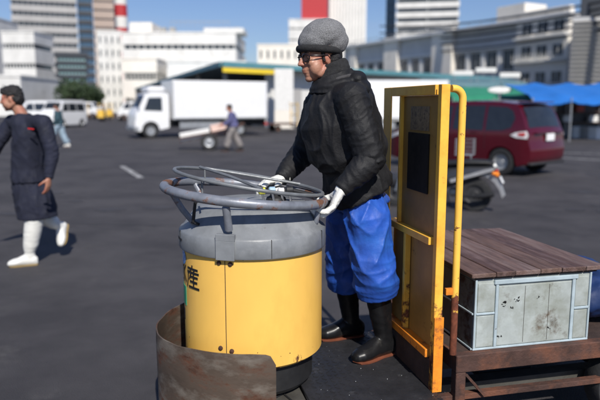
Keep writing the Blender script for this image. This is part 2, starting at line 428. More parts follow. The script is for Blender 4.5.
# steering ring (tilted, left side high)
def ringpts(c, r, tilt, n=96, a0=0, a1=2*PI, closed=True):
    pts = []
    for k in range(n):
        a = a0+(a1-a0)*k/(n if closed else n-1)
        x, y = r*math.cos(a), r*math.sin(a)
        pts.append(Vector((c[0]+x, c[1]+y, c[2]-x*math.tan(tilt))))
    return pts
RC = loc((-.26, 2.90, 1.207)); RR = .372
bm = bmesh.new(); tube(bm, ringpts(RC, RR, R(6.2)), .0215, 14, True); ring = obj('steering_ring', bm, M['grey_tube'], TT)
RC2 = loc((-.238, 2.90, 1.262))
bm = bmesh.new(); tube(bm, ringpts(RC2, .345, R(10)), .0085, 10, True); obj('hand_rail_ring', bm, M['thin_tube'], TT)
bm = bmesh.new()
p0 = loc(at(200,167,3.02)); p1 = loc(at(262,189,2.68)); tube(bm, [p0, p0.lerp(p1,.5)+V(0,0,.006), p1], .0075, 8)
p0 = loc(at(205,168,3.1)); p1 = loc(at(300,184,3.15)); tube(bm, [p0, p1], .007, 8)
obj('ring_brace', bm, M['thin_tube'], TT)
def zring(p, c, tilt): return c[2]-(p[0]-c[0])*math.tan(tilt)
# struts from lid to ring
for px, py, px2, py2, Y1, Y2, r in ((226,207,229,230,2.545,2.57,.017), (318,212,316,222,2.80,2.80,.013)):
    bm = bmesh.new(); a = loc(at(px,py,Y1)); b = loc(at(px2,py2,Y2)); tube(bm, [a, a.lerp(b,.5), b, b+(b-a).normalized()*.008], [r,r,r,r*.6], 12); obj('strut', bm, M['grey_tube'], TT)
for a in (2.2, 1.0, 3.5):
    bm = bmesh.new(); q = Vector((.30*math.cos(a), .30*math.sin(a), 1.09)); p = Vector((RC.x+RR*math.cos(a), RC.y+RR*math.sin(a), 0)); p.z = zring(p, RC, R(6.2))
    tube(bm, [p, q.lerp(p,.5)+V(0,0,-.01), q], .014, 10); obj('strut', bm, M['grey_tube'], TT)
bm = bmesh.new(); a = loc(at(196,196,2.66)); b = loc(at(193,222,2.68)); bar(bm, a, b, .03, .012, .003); bar(bm, b, b+V(.03,.02,-.02), .03, .012, .003); obj('strap', bm, M['black'], TT)
for k, (px, Yk) in enumerate(((202, 2.64), (205, 3.1))):
    bm = bmesh.new(); p = loc(at(px, 184, Yk)); q = Vector((p.x, p.y, zring(p, RC2, R(10)))); p.z = zring(p, RC, R(6.2)); bar(bm, p, q, .018, .008, .002); obj('ring_bracket', bm, M['thin_tube'], TT)
# control column and levers
cc = loc(at(276,190,2.93))
bm = bmesh.new(); lathe(bm, [(.0,1.165),(.05,1.165),(.045,1.18),(.028,1.19),(.028,1.205),(0,1.207)], (cc.x, cc.y, .0), 24); obj('control_column', bm, M['black'], TT)
for px, py, Yk, rr, m in ((262,191,2.86,.017,'yk'), (272,190,2.88,.016,'bk'), (281,191,2.90,.016,'wk'), (289,190,2.88,.019,'kk')):
    mm = {'yk': mat('knob_yellow', (.75,.72,.08), .4), 'bk': mat('knob_blue', (.35,.50,.62), .4), 'wk': M['lamp_clear'], 'kk': M['black']}[m]
    p = loc(at(px, py, Yk)); bm = bmesh.new()
    tube(bm, [p+V(-rr,0,0), p+V(-rr*.7,0,0), p+V(rr*.8,0,0), p+V(rr,0,0)], [rr*.6, rr, rr, rr*.5], 12)
    kn = obj('knob', bm, mm, TT, {'yk':'yellow knob','bk':'pale blue knob','wk':'white knob','kk':'black knob'}[m])
    bm = bmesh.new(); tube(bm, [p+V(0,0,-rr*.5), V(p.x+.01, p.y, 1.165)], .006, 8); obj('stem', bm, M['chrome'], kn)
bm = bmesh.new(); p = loc(at(291,190,2.9)); q = loc(at(322,197,2.95)); tube(bm, [p, q], .011, 10); obj('lever', bm, M['black'], TT)
bm = bmesh.new(); pts = [loc(at(x, y, Yk)) for x, y, Yk in ((250,188,2.9),(258,186,2.95),(268,189,3.0),(280,186,3.0),(292,190,2.98))]; tube(bm, pts, .005, 8); obj('cable', bm, M['black'], TT)
# front guard: bent sheet with rounded ends
GR = .467
def guard_sheet(bm, r, z0, z1, th=.006, n=72):
    a0, a1 = R(-88), R(-272)
    rows = []
    for k in range(n+1):
        f = k/n; a = a0+(a1-a0)*f; arc = abs(a1-a0)*r
        d = min(f, 1-f)*arc; top = z1
        if d < .045: top = z1-.045+math.sqrt(max(0, .045**2-(.045-d)**2))
        top += .012*math.sin(a*2.3)-.004*noise.noise((a*5,0,3))
        rr = r+.006*noise.noise((a*3, 1, 2))
        rows.append([V(rr*math.cos(a), rr*math.sin(a), z0), V(rr*math.cos(a), rr*math.sin(a), z0+.12), V((rr+.002)*math.cos(a), (rr+.002)*math.sin(a), top-.05), V(rr*math.cos(a), rr*math.sin(a), top),
                     V((rr-th)*math.cos(a), (rr-th)*math.sin(a), top), V((rr-th)*math.cos(a), (rr-th)*math.sin(a), top-.05), V((rr-th)*math.cos(a), (rr-th)*math.sin(a), z0)])
    m_ = len(rows[0]); vs = [v for r_ in rows for v in r_]
    fs = [(i*m_+j, (i+1)*m_+j, (i+1)*m_+(j+1) % m_, i*m_+(j+1) % m_) for i in range(n) for j in range(m_)]
    fs += [tuple(range(m_)), tuple(n*m_+j for j in reversed(range(m_)))]
    add(bm, vs, fs)
bm = bmesh.new(); guard_sheet(bm, GR, .20, .585); obj('front_guard', bm, M['guard'], TT, sharp=50)
bm = bmesh.new()
lathe(bm, [(GR-.006,.27),(GR-.006,.285),(.27,.285),(.27,.27),(GR-.006,.27)], seg=60, a0=R(95), a1=R(265)); obj('front_floor', bm, M['plate_grey'], TT)
# chassis, front wheel and floor
bm = bmesh.new(); bx(bm, -.15,.19,-.42,.40,.235,.285,.004); bx(bm, -.10, 2.2,-.20,-.12,.16,.232); bx(bm, -.10,2.2,.12,.20,.16,.232); obj('chassis', bm, M['plate_grey'], TT)
def wheel(par, c, r, wd, axis='y', rim='alu', spoke=False, name='wheel'):
    bm = bmesh.new(); h = wd/2
    lathe(bm, [(r*.58,-h*.85),(r*.8,-h),(r*.95,-h*.9),(r,-h*.6),(r,h*.6),(r*.95,h*.9),(r*.8,h),(r*.58,h*.85),(r*.58,-h*.85)], (0,0,0), 36, axis=axis)
    wme = mesh_of('tyre', bm)
    o = bpy.data.objects.new(name, None); COL.objects.link(o); o.parent = par; o.location = c
    t = obj('tyre', None, M['rubber'], o, me=wme)
    bm = bmesh.new()
    lathe(bm, [(0,-h*.5),(r*.2,-h*.55),(r*.25,-h*.3),(r*.5,-h*.35),(r*.59,-h*.8),(r*.6,-h*.8),(r*.6,h*.8),(r*.59,h*.8),(r*.5,h*.35),(r*.25,h*.3),(r*.2,h*.55),(0,h*.5)], (0,0,0), 32, axis=axis)
    obj('rim', bm, M[rim], o)
    return o
wheel(TT, (-.06,0,.15), .15, .10, rim='rust')
bm = bmesh.new(); bx(bm, .195,.79,-.47,.42,.262,.30,.003)
fl = obj('floor_plate', bm, M['plate_dark'], TT)
bm = bmesh.new()         # raised tread pattern
for i in range(17):
    for j in range(25):
        x, y = .215+i*.035, -.455+j*.0355
        if x > .775: continue
        s = 1 if (i+j) % 2 else -1
        Mr = Matrix.Rotation(s*PI/4, 3, 'Z'); box(bm, (x, y, .3008), (.024,.006,.003), Mr)
obj('tread_pattern', bm, M['plate_dark'], fl)
bm = bmesh.new()
for k in range(26):
    x = random.uniform(.2,.77); y = random.uniform(-.46,.4); s = random.uniform(.001,.0022)
    box(bm, (x, y, .302+s/2), (s*1.3, s, s*.8), Matrix.Rotation(random.random()*3, 3, 'Z'))
obj('fish_scales', bm, M['ice'], fl, 'white scales and ice bits scattered on the floor plate', kind='stuff')
bm = bmesh.new(); tube(bm, [(.19,-.42,.288),(.205,-.15,.290),(.19,.1,.288)], .006, 8); tube(bm, [(.16,-.42,.289),(.10,-.22,.289),(-.02,-.30,.289)], .005, 8); obj('floor_edge_strip', bm, M['black'], TT)
# ---------------- head frame behind the driver
FX = .762; FY0, FY1 = -.385, .29; ZT = None
znear = loc(at(439,84,2.70)).z
ZT = znear
# near post: angle iron, upper paint and lower orange part
def angle_post(x, y, z0, z1, w, d, th, sy):
    b = bmesh.new()
    bx(b, x, x+w, y, y+sy*th, z0, z1, .0015)                 # flange across the driving direction
    bx(b, x, x+th, y+sy*th, y+sy*d, z0, z1, .0015)           # flange facing the driver
    return b
obj('post', angle_post(FX+.004, FY0, .30, ZT, .040, .034, .006, 1), M['frame_yellow'], TT)
b = angle_post(FX, FY1, .30, ZT, .045, .105, .006, -1)
obj('post', b, M['frame_yellow'], TT)
bm = bmesh.new(); bx(bm, FX, FX+.05, FY0+.056, FY1-.106, ZT-.045, ZT, .002); obj('top_bar', bm, M['frame_yellow'], TT)
zm = loc(at(432,238,2.75)).z; zb = loc(at(437,350,2.75)).z
bm = bmesh.new(); bx(bm, FX-.008, FX+.04, FY0+.057, FY1-.107, zm-.035, zm, .002); obj('middle_rail', bm, M['frame_yellow'], TT)
bm = bmesh.new(); bx(bm, FX-.008, FX+.045, FY0+.057, FY1-.107, zb-.04, zb, .002); obj('bottom_rail', bm, M['frame_orange'], TT)
# second upright, panel
yb = .085
bm = bmesh.new(); bx(bm, FX+.004, FX+.034, yb-.022, yb, zm+.001, ZT-.046, .002); obj('upright', bm, M['frame_yellow'], TT)
ym = loc(at(411,280,3.0)).y
bm = bmesh.new(); bx(bm, FX-.004, FX+.026, -.055, -.030, zb+.001, zm-.036, .002); obj('upright', bm, M['frame_yellow'], TT)
bm = bmesh.new(); bx(bm, FX+.020, FX+.026, FY0+.065, yb-.024, zm+.001, ZT-.046); obj('back_panel', bm, M['panel_gold'], TT)
bm = bmesh.new(); bx(bm, FX+.030, FX+.036, FY0+.058, FY1-.107, zb+.001, zm-.036); obj('back_panel', bm, M['panel_gold'], TT)
M['board_black'] = mat('board_black', (.022,.019,.016), .9, var=.3, spec=.2)
M['paper'] = mat('paper', (.24,.17,.09), .6, var=.3, vs=30, col2=(.12,.08,.05), c2=(.5,.6,50))
pa = loc(at(408,132,3.05)); pb = loc(at(427,132,2.86))
za, zbb = loc(at(418,133,2.95)).z, loc(at(418,191,2.95)).z
bm = bmesh.new(); bx(bm, FX+.010, FX+.0195, -.25, -.02, zbb, za, .002); obj('notice_board', bm, M['board_black'], TT)
bm = bmesh.new(); bx(bm, FX+.017, FX+.0195, -.24, -.03, za+.012, za+.125); obj('notice_paper', bm, M['paper'], TT)
bm = bmesh.new(); bx(bm, FX+.004, FX+.03, FY0+.008, FY1-.008, .305, zb-.041); obj('kick_board', bm, M['rust_dark'], TT)
# side hoops of round tube
TX = loc(at(461,200,2.72)).x
M['frame_tube'] = mat('frame_tube', (.94,.54,.08), .45, var=.08, vs=8, bump=.06, bs=40, rust=((.20,.055,.025), .60, .64, 16), rust_low=(.50,.82,.36))
for yy in (FY0+.012, FY1-.012):
    bm = bmesh.new(); x0 = FX+.062; r = .045; zt = ZT-.018
    pts = [V(FX+.055, yy, zt)]+[V(TX-r+r*math.sin(t), yy, zt-r+r*math.cos(t)) for t in np.linspace(0, PI/2, 9)]+[V(TX, yy, z) for z in (1.3, 1.1, .9, .7, .47)]
    tube(bm, pts, .0165, 14); obj('side_hoop', bm, M['frame_tube'], TT)
bm = bmesh.new(); bx(bm, FX+.061, TX-.016, FY0+.003, FY0+.02, .76, .79); obj('hoop_tie', bm, M['frame_orange'], TT)
# rusty gusset and orange foot of the near post
bm = bmesh.new(); bx(bm, FX+.004, FX+.05, FY0-.008, FY0-.002, .30, .66, .001); obj('post_repair_plate', bm, M['frame_orange'], TT)
# ---------------- load bed
BZ = .47; BX0, BX1 = .90, 2.35; BY0, BY1 = -.40, .56
bm = bmesh.new(); bx(bm, BX0, BX1, BY0+.051, BY1-.051, BZ-.03, BZ-.004); obj('bed_deck', bm, M['rust_dark'], TT)
for nm, a in (('bed_rail', (BX0-.02, BX1, BY0, BY0+.05, BZ-.085, BZ)), ('bed_rail', (BX0-.02, BX1, BY1-.05, BY1, BZ-.085, BZ)), ('bed_end_beam', (BX0-.02, BX0+.045, BY0+.0505, BY1-.0505, BZ-.085, BZ-.0045)), ('bed_end_beam', (BX1-.05, BX1+.0, BY0+.0505, BY1-.0505, BZ-.085, BZ-.0045))):
    bm = bmesh.new(); bx(bm, *a, .004); obj(nm, bm, M['rust'], TT)
for a in ((BX0-.018, BY0+.003), (BX0-.018, BY1-.053)):
    bm = bmesh.new(); bx(bm, a[0], a[0]+.05, a[1], a[1]+.05, .235, BZ-.086, .003); bar(bm, (a[0]+.055, a[1]+.025, BZ-.10), (a[0]+.16, a[1]+.025, .25), .03, .012); obj('bed_leg', bm, M['rust'], TT)
bm = bmesh.new(); bx(bm, BX0-.12, BX1, BY0+.03, BY0+.07, .235, .262, .002); obj('lower_rail', bm, M['rust'], TT)
bm = bmesh.new(); bx(bm, BX0-.12, BX1, BY1-.07, BY1-.03, .235, .262, .002); obj('lower_rail', bm, M['rust'], TT)
for x in (1.55, ):
    for y in (BY0+.10, BY1-.10): wheel(TT, (x+.34, y, .205), .205, .13, rim='rust_dark')
bm = bmesh.new(); tube(bm, [(1.89,BY0+.08,.205),(1.89,BY1-.08,.205)], .025, 10); obj('axle', bm, M['rust_dark'], TT)
bm = bmesh.new(); bx(bm, 1.15,1.50,-.10,.30,.20,.40,.02); obj('battery_box', bm, M['black'], TT)

# ---------------- crate with plank cover on the bed
CX0, CX1, CY0, CY1 = .985, 1.60, -.355, .53; CZ0, CZ1 = BZ+.001, .815
cr0 = wld(((CX0+CX1)/2, (CY0+CY1)/2, CZ0))
CR = thing('fish_crate', 'pale dented metal-trimmed crate with brown plank cover, on the truck bed', 'crate', cr0, YAW)
ox, oy, oz = (CX0+CX1)/2, (CY0+CY1)/2, CZ0
W2, D2, HH = (CX1-CX0)/2, (CY1-CY0)/2, CZ1-CZ0
bm = bmesh.new(); bx(bm, -W2, W2, -D2, D2, .004, HH, .006)
obj('crate_body', bm, M['crate_wall'], CR)
M['crate_wall_shaded'] = mat('crate_wall_shaded', (.16,.16,.15), .6, var=.3, vs=6, rust=((.10,.05,.03), .5, .6, 9))  # left-end colour darkened for the head frame's shadow, with rust patches
bm = bmesh.new(); bx(bm, -W2-.004, -W2-.001, -D2+.01, D2-.01, .01, HH-.01); obj('end_shade_sheet', bm, M['crate_wall_shaded'], CR)  # thin dark sheet over the left end, standing in for shade
bm = bmesh.new(); f = -D2
def rail(b, x0, x1, z0, z1, pr=.008): bx(b, x0, x1, f-pr, f-.0005, z0, z1, .002)
for x0, x1, z0, z1, pr in ((-W2-.006, W2+.004, -.0, .010, .008), (-.205+.0, -.190, .011, HH-.028, .009), (.205, .222, .011, HH-.028, .009), (-.215,.232,HH-.027,HH-.006,.013), (-W2-.004,-W2+.006,.011,HH,.008),
                       (-W2+.007,-.206,HH*.50,HH*.50+.010,.008), (.223,W2+.002,HH*.47,HH*.47+.012,.008), (W2-.006, W2+.004, .011, HH, .008)):
    b = bmesh.new(); rail(b, x0, x1, z0, z1, pr); obj('trim', b, M['crate_trim'], CR)
for x0, x1, z0, z1 in ((-.188,.203,.014,HH-.040), (-W2+.012,-.209,.014,HH*.48), (-W2+.012,-.209,HH*.50+.013,HH-.02), (.226,W2-.012,.014,HH*.45), (.226,W2-.012,HH*.47+.014,HH-.02)):
    b = bmesh.new(); bx(b, x0, x1, f-.004, f-.0006, z0, z1, .0015); obj('front_panel', b, M['crate_wall'], CR)
for x in (-.05, .08):
    b = bmesh.new(); bx(b, x, x+.002, f-.0052, f-.0041, .02, HH-.045); obj('panel_seam', b, M['plate_grey'], CR)
# scuffs: dark gouges on the front panel
b = bmesh.new()
for cx, cz, n, s in ((-.155,.215,9,.02),(-.09,.235,7,.018),(.03,.235,3,.012),(-.17,.06,5,.012),(.09,.075,3,.010),(-.12,.20,4,.01)):
    for k in range(n):
        x, z = cx+random.uniform(-1,1)*s, cz+random.uniform(-1,1)*s*.6; q = random.uniform(.003,.009)
        an = random.uniform(0, 3); sc_ = [(math.cos(t)*q*random.uniform(.5,1.3), math.sin(t)*q*random.uniform(.25,.7)) for t in [2*PI*i/7 for i in range(7)]]
        pp = [V(x+a_*math.cos(an)-c_*math.sin(an), f-.0046, z+a_*math.sin(an)+c_*math.cos(an)) for a_, c_ in sc_]
        add(b, pp, [tuple(range(7))])
obj('scuff_marks', b, M['ink'], CR, kind='stuff')
# trims of the left end
for z0, z1 in ((0,.010),(HH*.5,HH*.5+.010)):
    b = bmesh.new(); bx(b, -W2-.012, -W2-.0045, -D2, -D2+.35, z0, z1, .002); obj('trim', b, M['crate_trim'], CR)
b = bmesh.new(); bx(b, -W2-.002, W2+.03, f-.004, D2, HH+.0005, HH+.012); obj('lid_frame', b, M['rust_dark'], CR)
x = -W2-.035; k = 0
M['wood2'] = mat('wood2', (.085,.046,.036), .6, var=.4, vs=5, bump=.5, bs=22, stretch=(9,1,9), col2=(.17,.11,.10), c2=(.48,.68,3))
M['wood3'] = mat('wood3', (.14,.085,.07), .62, var=.35, vs=5, bump=.45, bs=22, stretch=(9,1,9), col2=(.20,.145,.13), c2=(.45,.68,3))
while x < W2+.05:
    wd = [.125,.10,.135,.115,.13,.12][k % 6]; x1 = min(x+wd, W2+.062)
    if x1-x < .03: break
    b = bmesh.new(); dz = random.uniform(0,.003)
    bx(b, x+.0015, x1-.0015, f-.022-random.uniform(0,.006), D2+.05+random.uniform(-.02,.01), HH+.013, HH+.034+dz, .003)
    obj('plank', b, M[('wood','wood2','wood3')[k % 3]], CR); x = x1; k += 1
for yy in (-.15,):
    pass
# blue tarp bundle behind on the bed
bm = bmesh.new()
c = loc(at(612,300,3.35))
for k in range(6): ell(bm, V(1.88+random.uniform(-.05,.05), -.12+k*.09, BZ+.07+random.uniform(0,.03)), (.22,.12,.10))
me = fuse(bm, .012, 2, lambda p, n: .020*(1-2*abs(noise.noise(p*8)))+.008*(1-2*abs(noise.noise(p*21))), name='tarp_bundle')
lowest = min(v.co.z for v in me.vertices)
me.transform(Matrix.Translation((0,0,BZ-lowest-.0)))
me.transform(Matrix.Translation(C0) @ Matrix.Rotation(YAW, 4, 'Z'))
org = Vector(wld((1.86,.1,BZ))); shift(me, org)
o = obj('tarp_bundle', None, M['blue_tarp'], me=me); o.location = org; tag(o, 'crumpled blue tarpaulin lying on the truck bed beside the crate', 'tarpaulin')
# ================================================================== PEOPLE
def unit(v): return Vector(v).normalized()
def fold(p, d, fa, fl, e, o=0.0):
    q = p*fa-d*(d.dot(p)*(fa-fl)); return max(0.0, 1-abs(noise.noise(q+Vector((o,o*.7,o*.3)))))**e
def rdg(q, e): return max(0.0, 1-abs(noise.noise(q)))**e
def hand_parts(bm, wrist, d, pn, side, curl, s=1.0, spread=.0, thumb_curl=.5, r=.0085):
    """palm, four fingers of unequal length and a thumb; d = towards the fingertips, pn = where the palm faces, side = towards the thumb"""
    d = unit(d); pn = unit(Vector(pn)-d*d.dot(Vector(pn))); side = unit(Vector(side)-d*d.dot(Vector(side))-pn*pn.dot(Vector(side)))
    w = Vector(wrist)
    loft(bm, [(w-d*.01*s, side*.026*s, pn*.019*s), (w+d*.025*s, side*.034*s, pn*.018*s), (w+d*.06*s, side*.040*s, pn*.016*s), (w+d*.085*s, side*.040*s, pn*.013*s), (w+d*.092*s, side*.030*s, pn*.008*s)], 16)
    tips = []
    lens = [(.040,.026,.021), (.045,.030,.023), (.041,.028,.022), (.032,.021,.019)]
    for k, L_ in enumerate(lens):
        base = w+d*(.084-(.004 if k in (0,) else 0)-(.010 if k == 3 else 0))*s+side*(.029-.0195*k)*s
        an = curl[k] if isinstance(curl, (list, tuple)) else curl
        p = base; a = an*.55; fan = side*(.06-.045*k)*(1+spread)
        rad = r*s*(1.0 if k < 3 else .88)
        for j, l in enumerate(L_):
            dd = unit(d*math.cos(a)+pn*math.sin(a)+fan*math.cos(a)); q = p+dd*l*s
            cap(bm, p, q, rad, rad*.92, 10); rad *= .93; p = q; a += an
    tb = w+d*.022*s+side*.030*s+pn*.006*s
    t1 = unit(side*.75+d*.62+pn*.35); t2 = unit(d*.85+side*.35+pn*(.3+thumb_curl)); t3 = unit(d*.75+side*.0+pn*(.4+thumb_curl))
    cap(bm, tb-side*.010*s, tb+t1*.036*s, r*1.35*s, r*1.15*s, 10); p = tb+t1*.036*s
    cap(bm, p, p+t2*.030*s, r*1.12*s, r*1.0*s, 10); p += t2*.030*s; cap(bm, p, p+t3*.022*s, r*1.0*s, r*.85*s, 10)
def head_parts(bm, c, f, l, u, s=1.0):
    M3 = Matrix((f, l, u)).transposed()
    def P(a, b_, c_): return Vector(c)+M3@Vector((a*s, b_*s, c_*s))
    def E(p, r, rot=None): ell(bm, P(*p), (r[0]*s, r[1]*s, r[2]*s), M3 @ (rot or Matrix.Identity(3)), 18)
    E((-.012,0,.040), (.097,.076,.088)); E((.018,0,-.010), (.078,.067,.085)); E((.036,0,-.055), (.052,.052,.058)); E((.068,0,-.096), (.020,.024,.018))
    cap(bm, P(.03,.046,-.075), P(-.015,.058,-.045), .022*s, .022*s); cap(bm, P(.03,-.046,-.075), P(-.015,-.058,-.045), .022*s, .022*s)
    E((.062,.036,-.022), (.026,.026,.022)); E((.062,-.036,-.022), (.026,.026,.022))
    E((.045,.040,-.045), (.036,.030,.042)); E((.045,-.040,-.045), (.036,.030,.042))
    cap(bm, P(.079,-.040,.028), P(.079,.040,.028), .012*s, .012*s)
    cap(bm, P(.088,0,.018), P(.108,0,-.018), .0085*s, .0125*s, 12); E((.113,0,-.024), (.012,.012,.010))
    E((.100,.012,-.028), (.010,.008,.007)); E((.100,-.012,-.028), (.010,.008,.007))
    E((.090,0,-.052), (.012,.025,.006)); E((.089,0,-.064), (.012,.021,.007)); E((.083,0,-.045),(.014,.028,.014)); E((.078,0,-.078),(.012,.022,.010))
    for q in (1, -1):
        E((.0745,.031*q,.006), (.015,.016,.008)); E((-.002,.077*q,-.006), (.017,.007,.030), Matrix.Rotation(.15,3,'Y')); E((.006,.072*q,-.010),(.010,.008,.012))
    return P, M3
def bent(px): return px
def person(name, label, J, vox, jacket, trousers, boots, skinm, hairm, group=None, glove=None, jr=1.0, hatfn=None, skirt=False, wr=1.0, ground=0.0, boot_h=.36, hand_curl=(.75,.5), hair_long=True, sole=None, lod=0):
    f = unit(J['f']); u0 = Vector((0,0,1)); l = unit(u0.cross(f))
    hf = unit(J.get('hf', f)); hl = unit(u0.cross(hf)); hu = hf.cross(hl)
    hc = J['head']; nk = J['neck']; ch = J['chest']; pv = J['pelvis']
    base = Vector((pv.x, pv.y, ground))
    # body, one skin
    bm = bmesh.new()
    P, M3 = head_parts(bm, hc, hf, hl, hu, J.get('hs', 1.0))
    cap(bm, hc-hu*.05-hf*.02, nk, .055, .060)
    t = unit(nk-pv); sf = unit(f-t*f.dot(t))
    loft(bm, [(pv-t*.10, l*.11, sf*.075), (pv, l*.11, sf*.078), (pv.lerp(ch,.45), l*.125, sf*.09), (ch, l*.15, sf*.105), (ch.lerp(nk,.6), l*.17, sf*.10), (nk, l*.08, sf*.07)], 24)
    for S in 'LR':
        sh, el, wr_, hd = J[S+'sh'], J[S+'el'], J[S+'wr'], J[S+'hd']
        cap(bm, ch.lerp(nk,.6), sh, .06, .055); cap(bm, sh, el, .052, .040); cap(bm, el, wr_, .040, .026)
        side = J.get(S+'th', f)
        if glove: cap(bm, wr_, wr_+unit(hd)*.055, .019, .013)
        else: hand_parts(bm, wr_, hd, J[S+'pn'], side, J.get(S+'cu', .6), 1.0, r=.0080 if vox < .006 else .011)
        hp, kn, an, toe = J[S+'hp'], J[S+'kn'], J[S+'an'], J[S+'toe']
        cap(bm, hp-Vector((0,0,.03)), kn, .060, .050); cap(bm, kn, an, .045, .028); cap(bm, an, Vector((an.x, an.y, an.z))+unit(Vector(toe)-an)*.03, .026, .020)
    me = fuse(bm, vox, 2, name=name); shift(me, base)
    root = obj(name, None, skinm, me=me); root.location = base; tag(root, label, 'person', group)
    def child(nm, b, v, sm, m, disp=None, lab=None, par=None, sharp=None):
        me = fuse(b, v, sm, disp, name=nm); shift(me, base); return obj(nm, None, m, par or root, lab, me=me)
    # jacket
    def folds(p, n):
        best = None
        for S in 'LR':
            for a_, c_, e in ((J[S+'sh'], J[S+'el'], 1), (J[S+'el'], J[S+'wr'], 0)):
                d = c_-a_; t_ = max(0, min(1, (p-a_).dot(d)/d.dot(d))); r_ = (p-(a_+d*t_)).length
                if best is None or r_ < best[0]: best = (r_, unit(d), t_ if e else 1-t_, d.length)
        wv = Vector((noise.noise(p*6), noise.noise(p*6+Vector((9,1,4))), noise.noise(p*6+Vector((2,8,5)))))*.05
        arm = max(0, min(1, (.115*jr-best[0])/.03))
        d = unit(best[1]+Vector((.25,.35,.3))*.9)
        pa = p+wv; qa = pa*7+d*(d.dot(pa)*13)
        elb = .35+.9*best[2]**3
        t1 = unit(Vector((.35,.2,1))); t2 = unit(Vector((-.5,.1,1)))
        ra = rdg(qa, 3)-.45; ra2 = rdg(qa*1.7+Vector((4,4,4)), 4)-.35
        rt = fold(pa, t1, 9, 1.8, 3)-.45; rt2 = fold(pa, t2, 15, 3, 5, 7)-.3
        return wr*((.0095*ra*elb+.0045*ra2)*arm+(.014*rt+.006*rt2)*(1-arm)+.005*noise.noise(p*4.5))
    b = bmesh.new()
    bk = J.get('bulk', 1.0); ht = t*J.get('hemtilt', 0.0); loft(b, [(pv-t*.055, l*.203*jr, sf*.172*jr-ht), (pv-t*.01, l*.200*jr, sf*.168*jr-ht*.7), (pv+t*.08, l*.182*jr, sf*.150*jr), (pv.lerp(ch,.5), l*.190*jr, sf*.155*jr*bk), (ch, l*.195*jr, sf*.152*jr*bk), (ch.lerp(nk,.55), l*.185*jr, sf*.132*jr*bk), (ch.lerp(nk,.85), l*.12, sf*.115*bk), (nk+t*.01, l*.088, sf*.085)], 32)
    for S in 'LR':
        sh, el, wr_ = J[S+'sh'], J[S+'el'], J[S+'wr']; d = unit(wr_-el)
        cap(b, ch.lerp(nk,.55), sh, .075*jr, .080*jr); cap(b, sh, el, .080*jr, .064*jr)
        a_, b_ = frame_of(d)
        loft(b, [(el-d*.02, a_*.060*jr, b_*.060*jr), (el+d*.02, a_*.066*jr, b_*.066*jr), (el.lerp(wr_,.45), a_*.058*jr, b_*.060*jr), (el.lerp(wr_,.8), a_*.047*jr, b_*.048*jr), (wr_-d*.005, a_*.041*jr, b_*.043*jr), (wr_+d*.012, a_*.036*jr, b_*.038*jr)], 20)
    child('jacket', b, max(vox*1.25,.0055), 3, jacket, folds)
    # trousers
    b = bmesh.new()
    kn0 = J['Lkn']; an0 = J['Lan']
    def tf(p, n):
        wv = Vector((noise.noise(p*5), noise.noise(p*5+Vector((9,1,4))), noise.noise(p*5+Vector((2,8,5)))))*.06; pa = p+wv; tt = unit(Vector((.45,.2,1))); q = pa*12-tt*(tt.dot(pa)*6); q2 = pa*15+Vector((0,0,pa.z*9)); low = max(0, min(1, (.75-(p.z-ground))/.35)); hz = (kn0.z+(an0.z-kn0.z)*J.get('hem', .55) if not skirt else kn0.z-.03); edge = max(.15, min(1, abs(p.z-hz)/.06)); t1 = unit(Vector((.5,.2,1))); t2 = unit(Vector((-.7,.1,1))); hzf = rdg(Vector((pa.x*5, pa.y*5, pa.z*15)), 3)-.45; return edge*wr*(.018*(fold(pa, t1, 8, 1.8, 3)-.45)+.008*(fold(pa, t2, 13, 3, 5, 9)-.3)+.011*low*hzf+.005*noise.noise(p*4.5))
    if skirt:
        kz = (J['Lkn']+J['Rkn'])/2; kz = Vector((kz.x, kz.y, kz.z))
        loft(b, [(pv+t*.06, l*.165, sf*.13), (pv-Vector((0,0,.1)), l*.19, sf*.17), (pv.lerp(kz,.6), l*.19, sf*.185), (kz+Vector((0,0,-.03)), l*.185, sf*.195)], 30)
    else:
        k_ = J.get('leg_w', 1.0)
        loft(b, [(pv+t*.05, l*.145*k_, sf*.115*k_), (pv-t*.02, l*.150*k_, sf*.122*k_), (pv-t*.12, l*.165*k_, sf*.15*k_)], 26)
        for S in 'LR':
            hp, kn, an = J[S+'hp'], J[S+'kn'], J[S+'an']
            cut = J.get('hem', .55); d1 = unit(kn-hp); d2 = unit(an-kn); hem = kn.lerp(an, cut)
            a_, b_ = frame_of(unit(an-hp))
            loft(b, [(hp+d1*.02, a_*.085*k_, b_*.09*k_), (hp+d1*.11, a_*.122*k_, b_*.122*k_), (hp.lerp(kn,.6), a_*.112*k_, b_*.112*k_), (kn, a_*.108*k_, b_*.110*k_), (kn.lerp(hem,.6), a_*.112*k_, b_*.114*k_), (hem-d2*.015, a_*.108*k_, b_*.110*k_), (hem, a_*.106*k_, b_*.108*k_)], 24)
    child('trousers' if not skirt else 'work_skirt', b, max(vox*1.25,.0055), 3, trousers, tf)
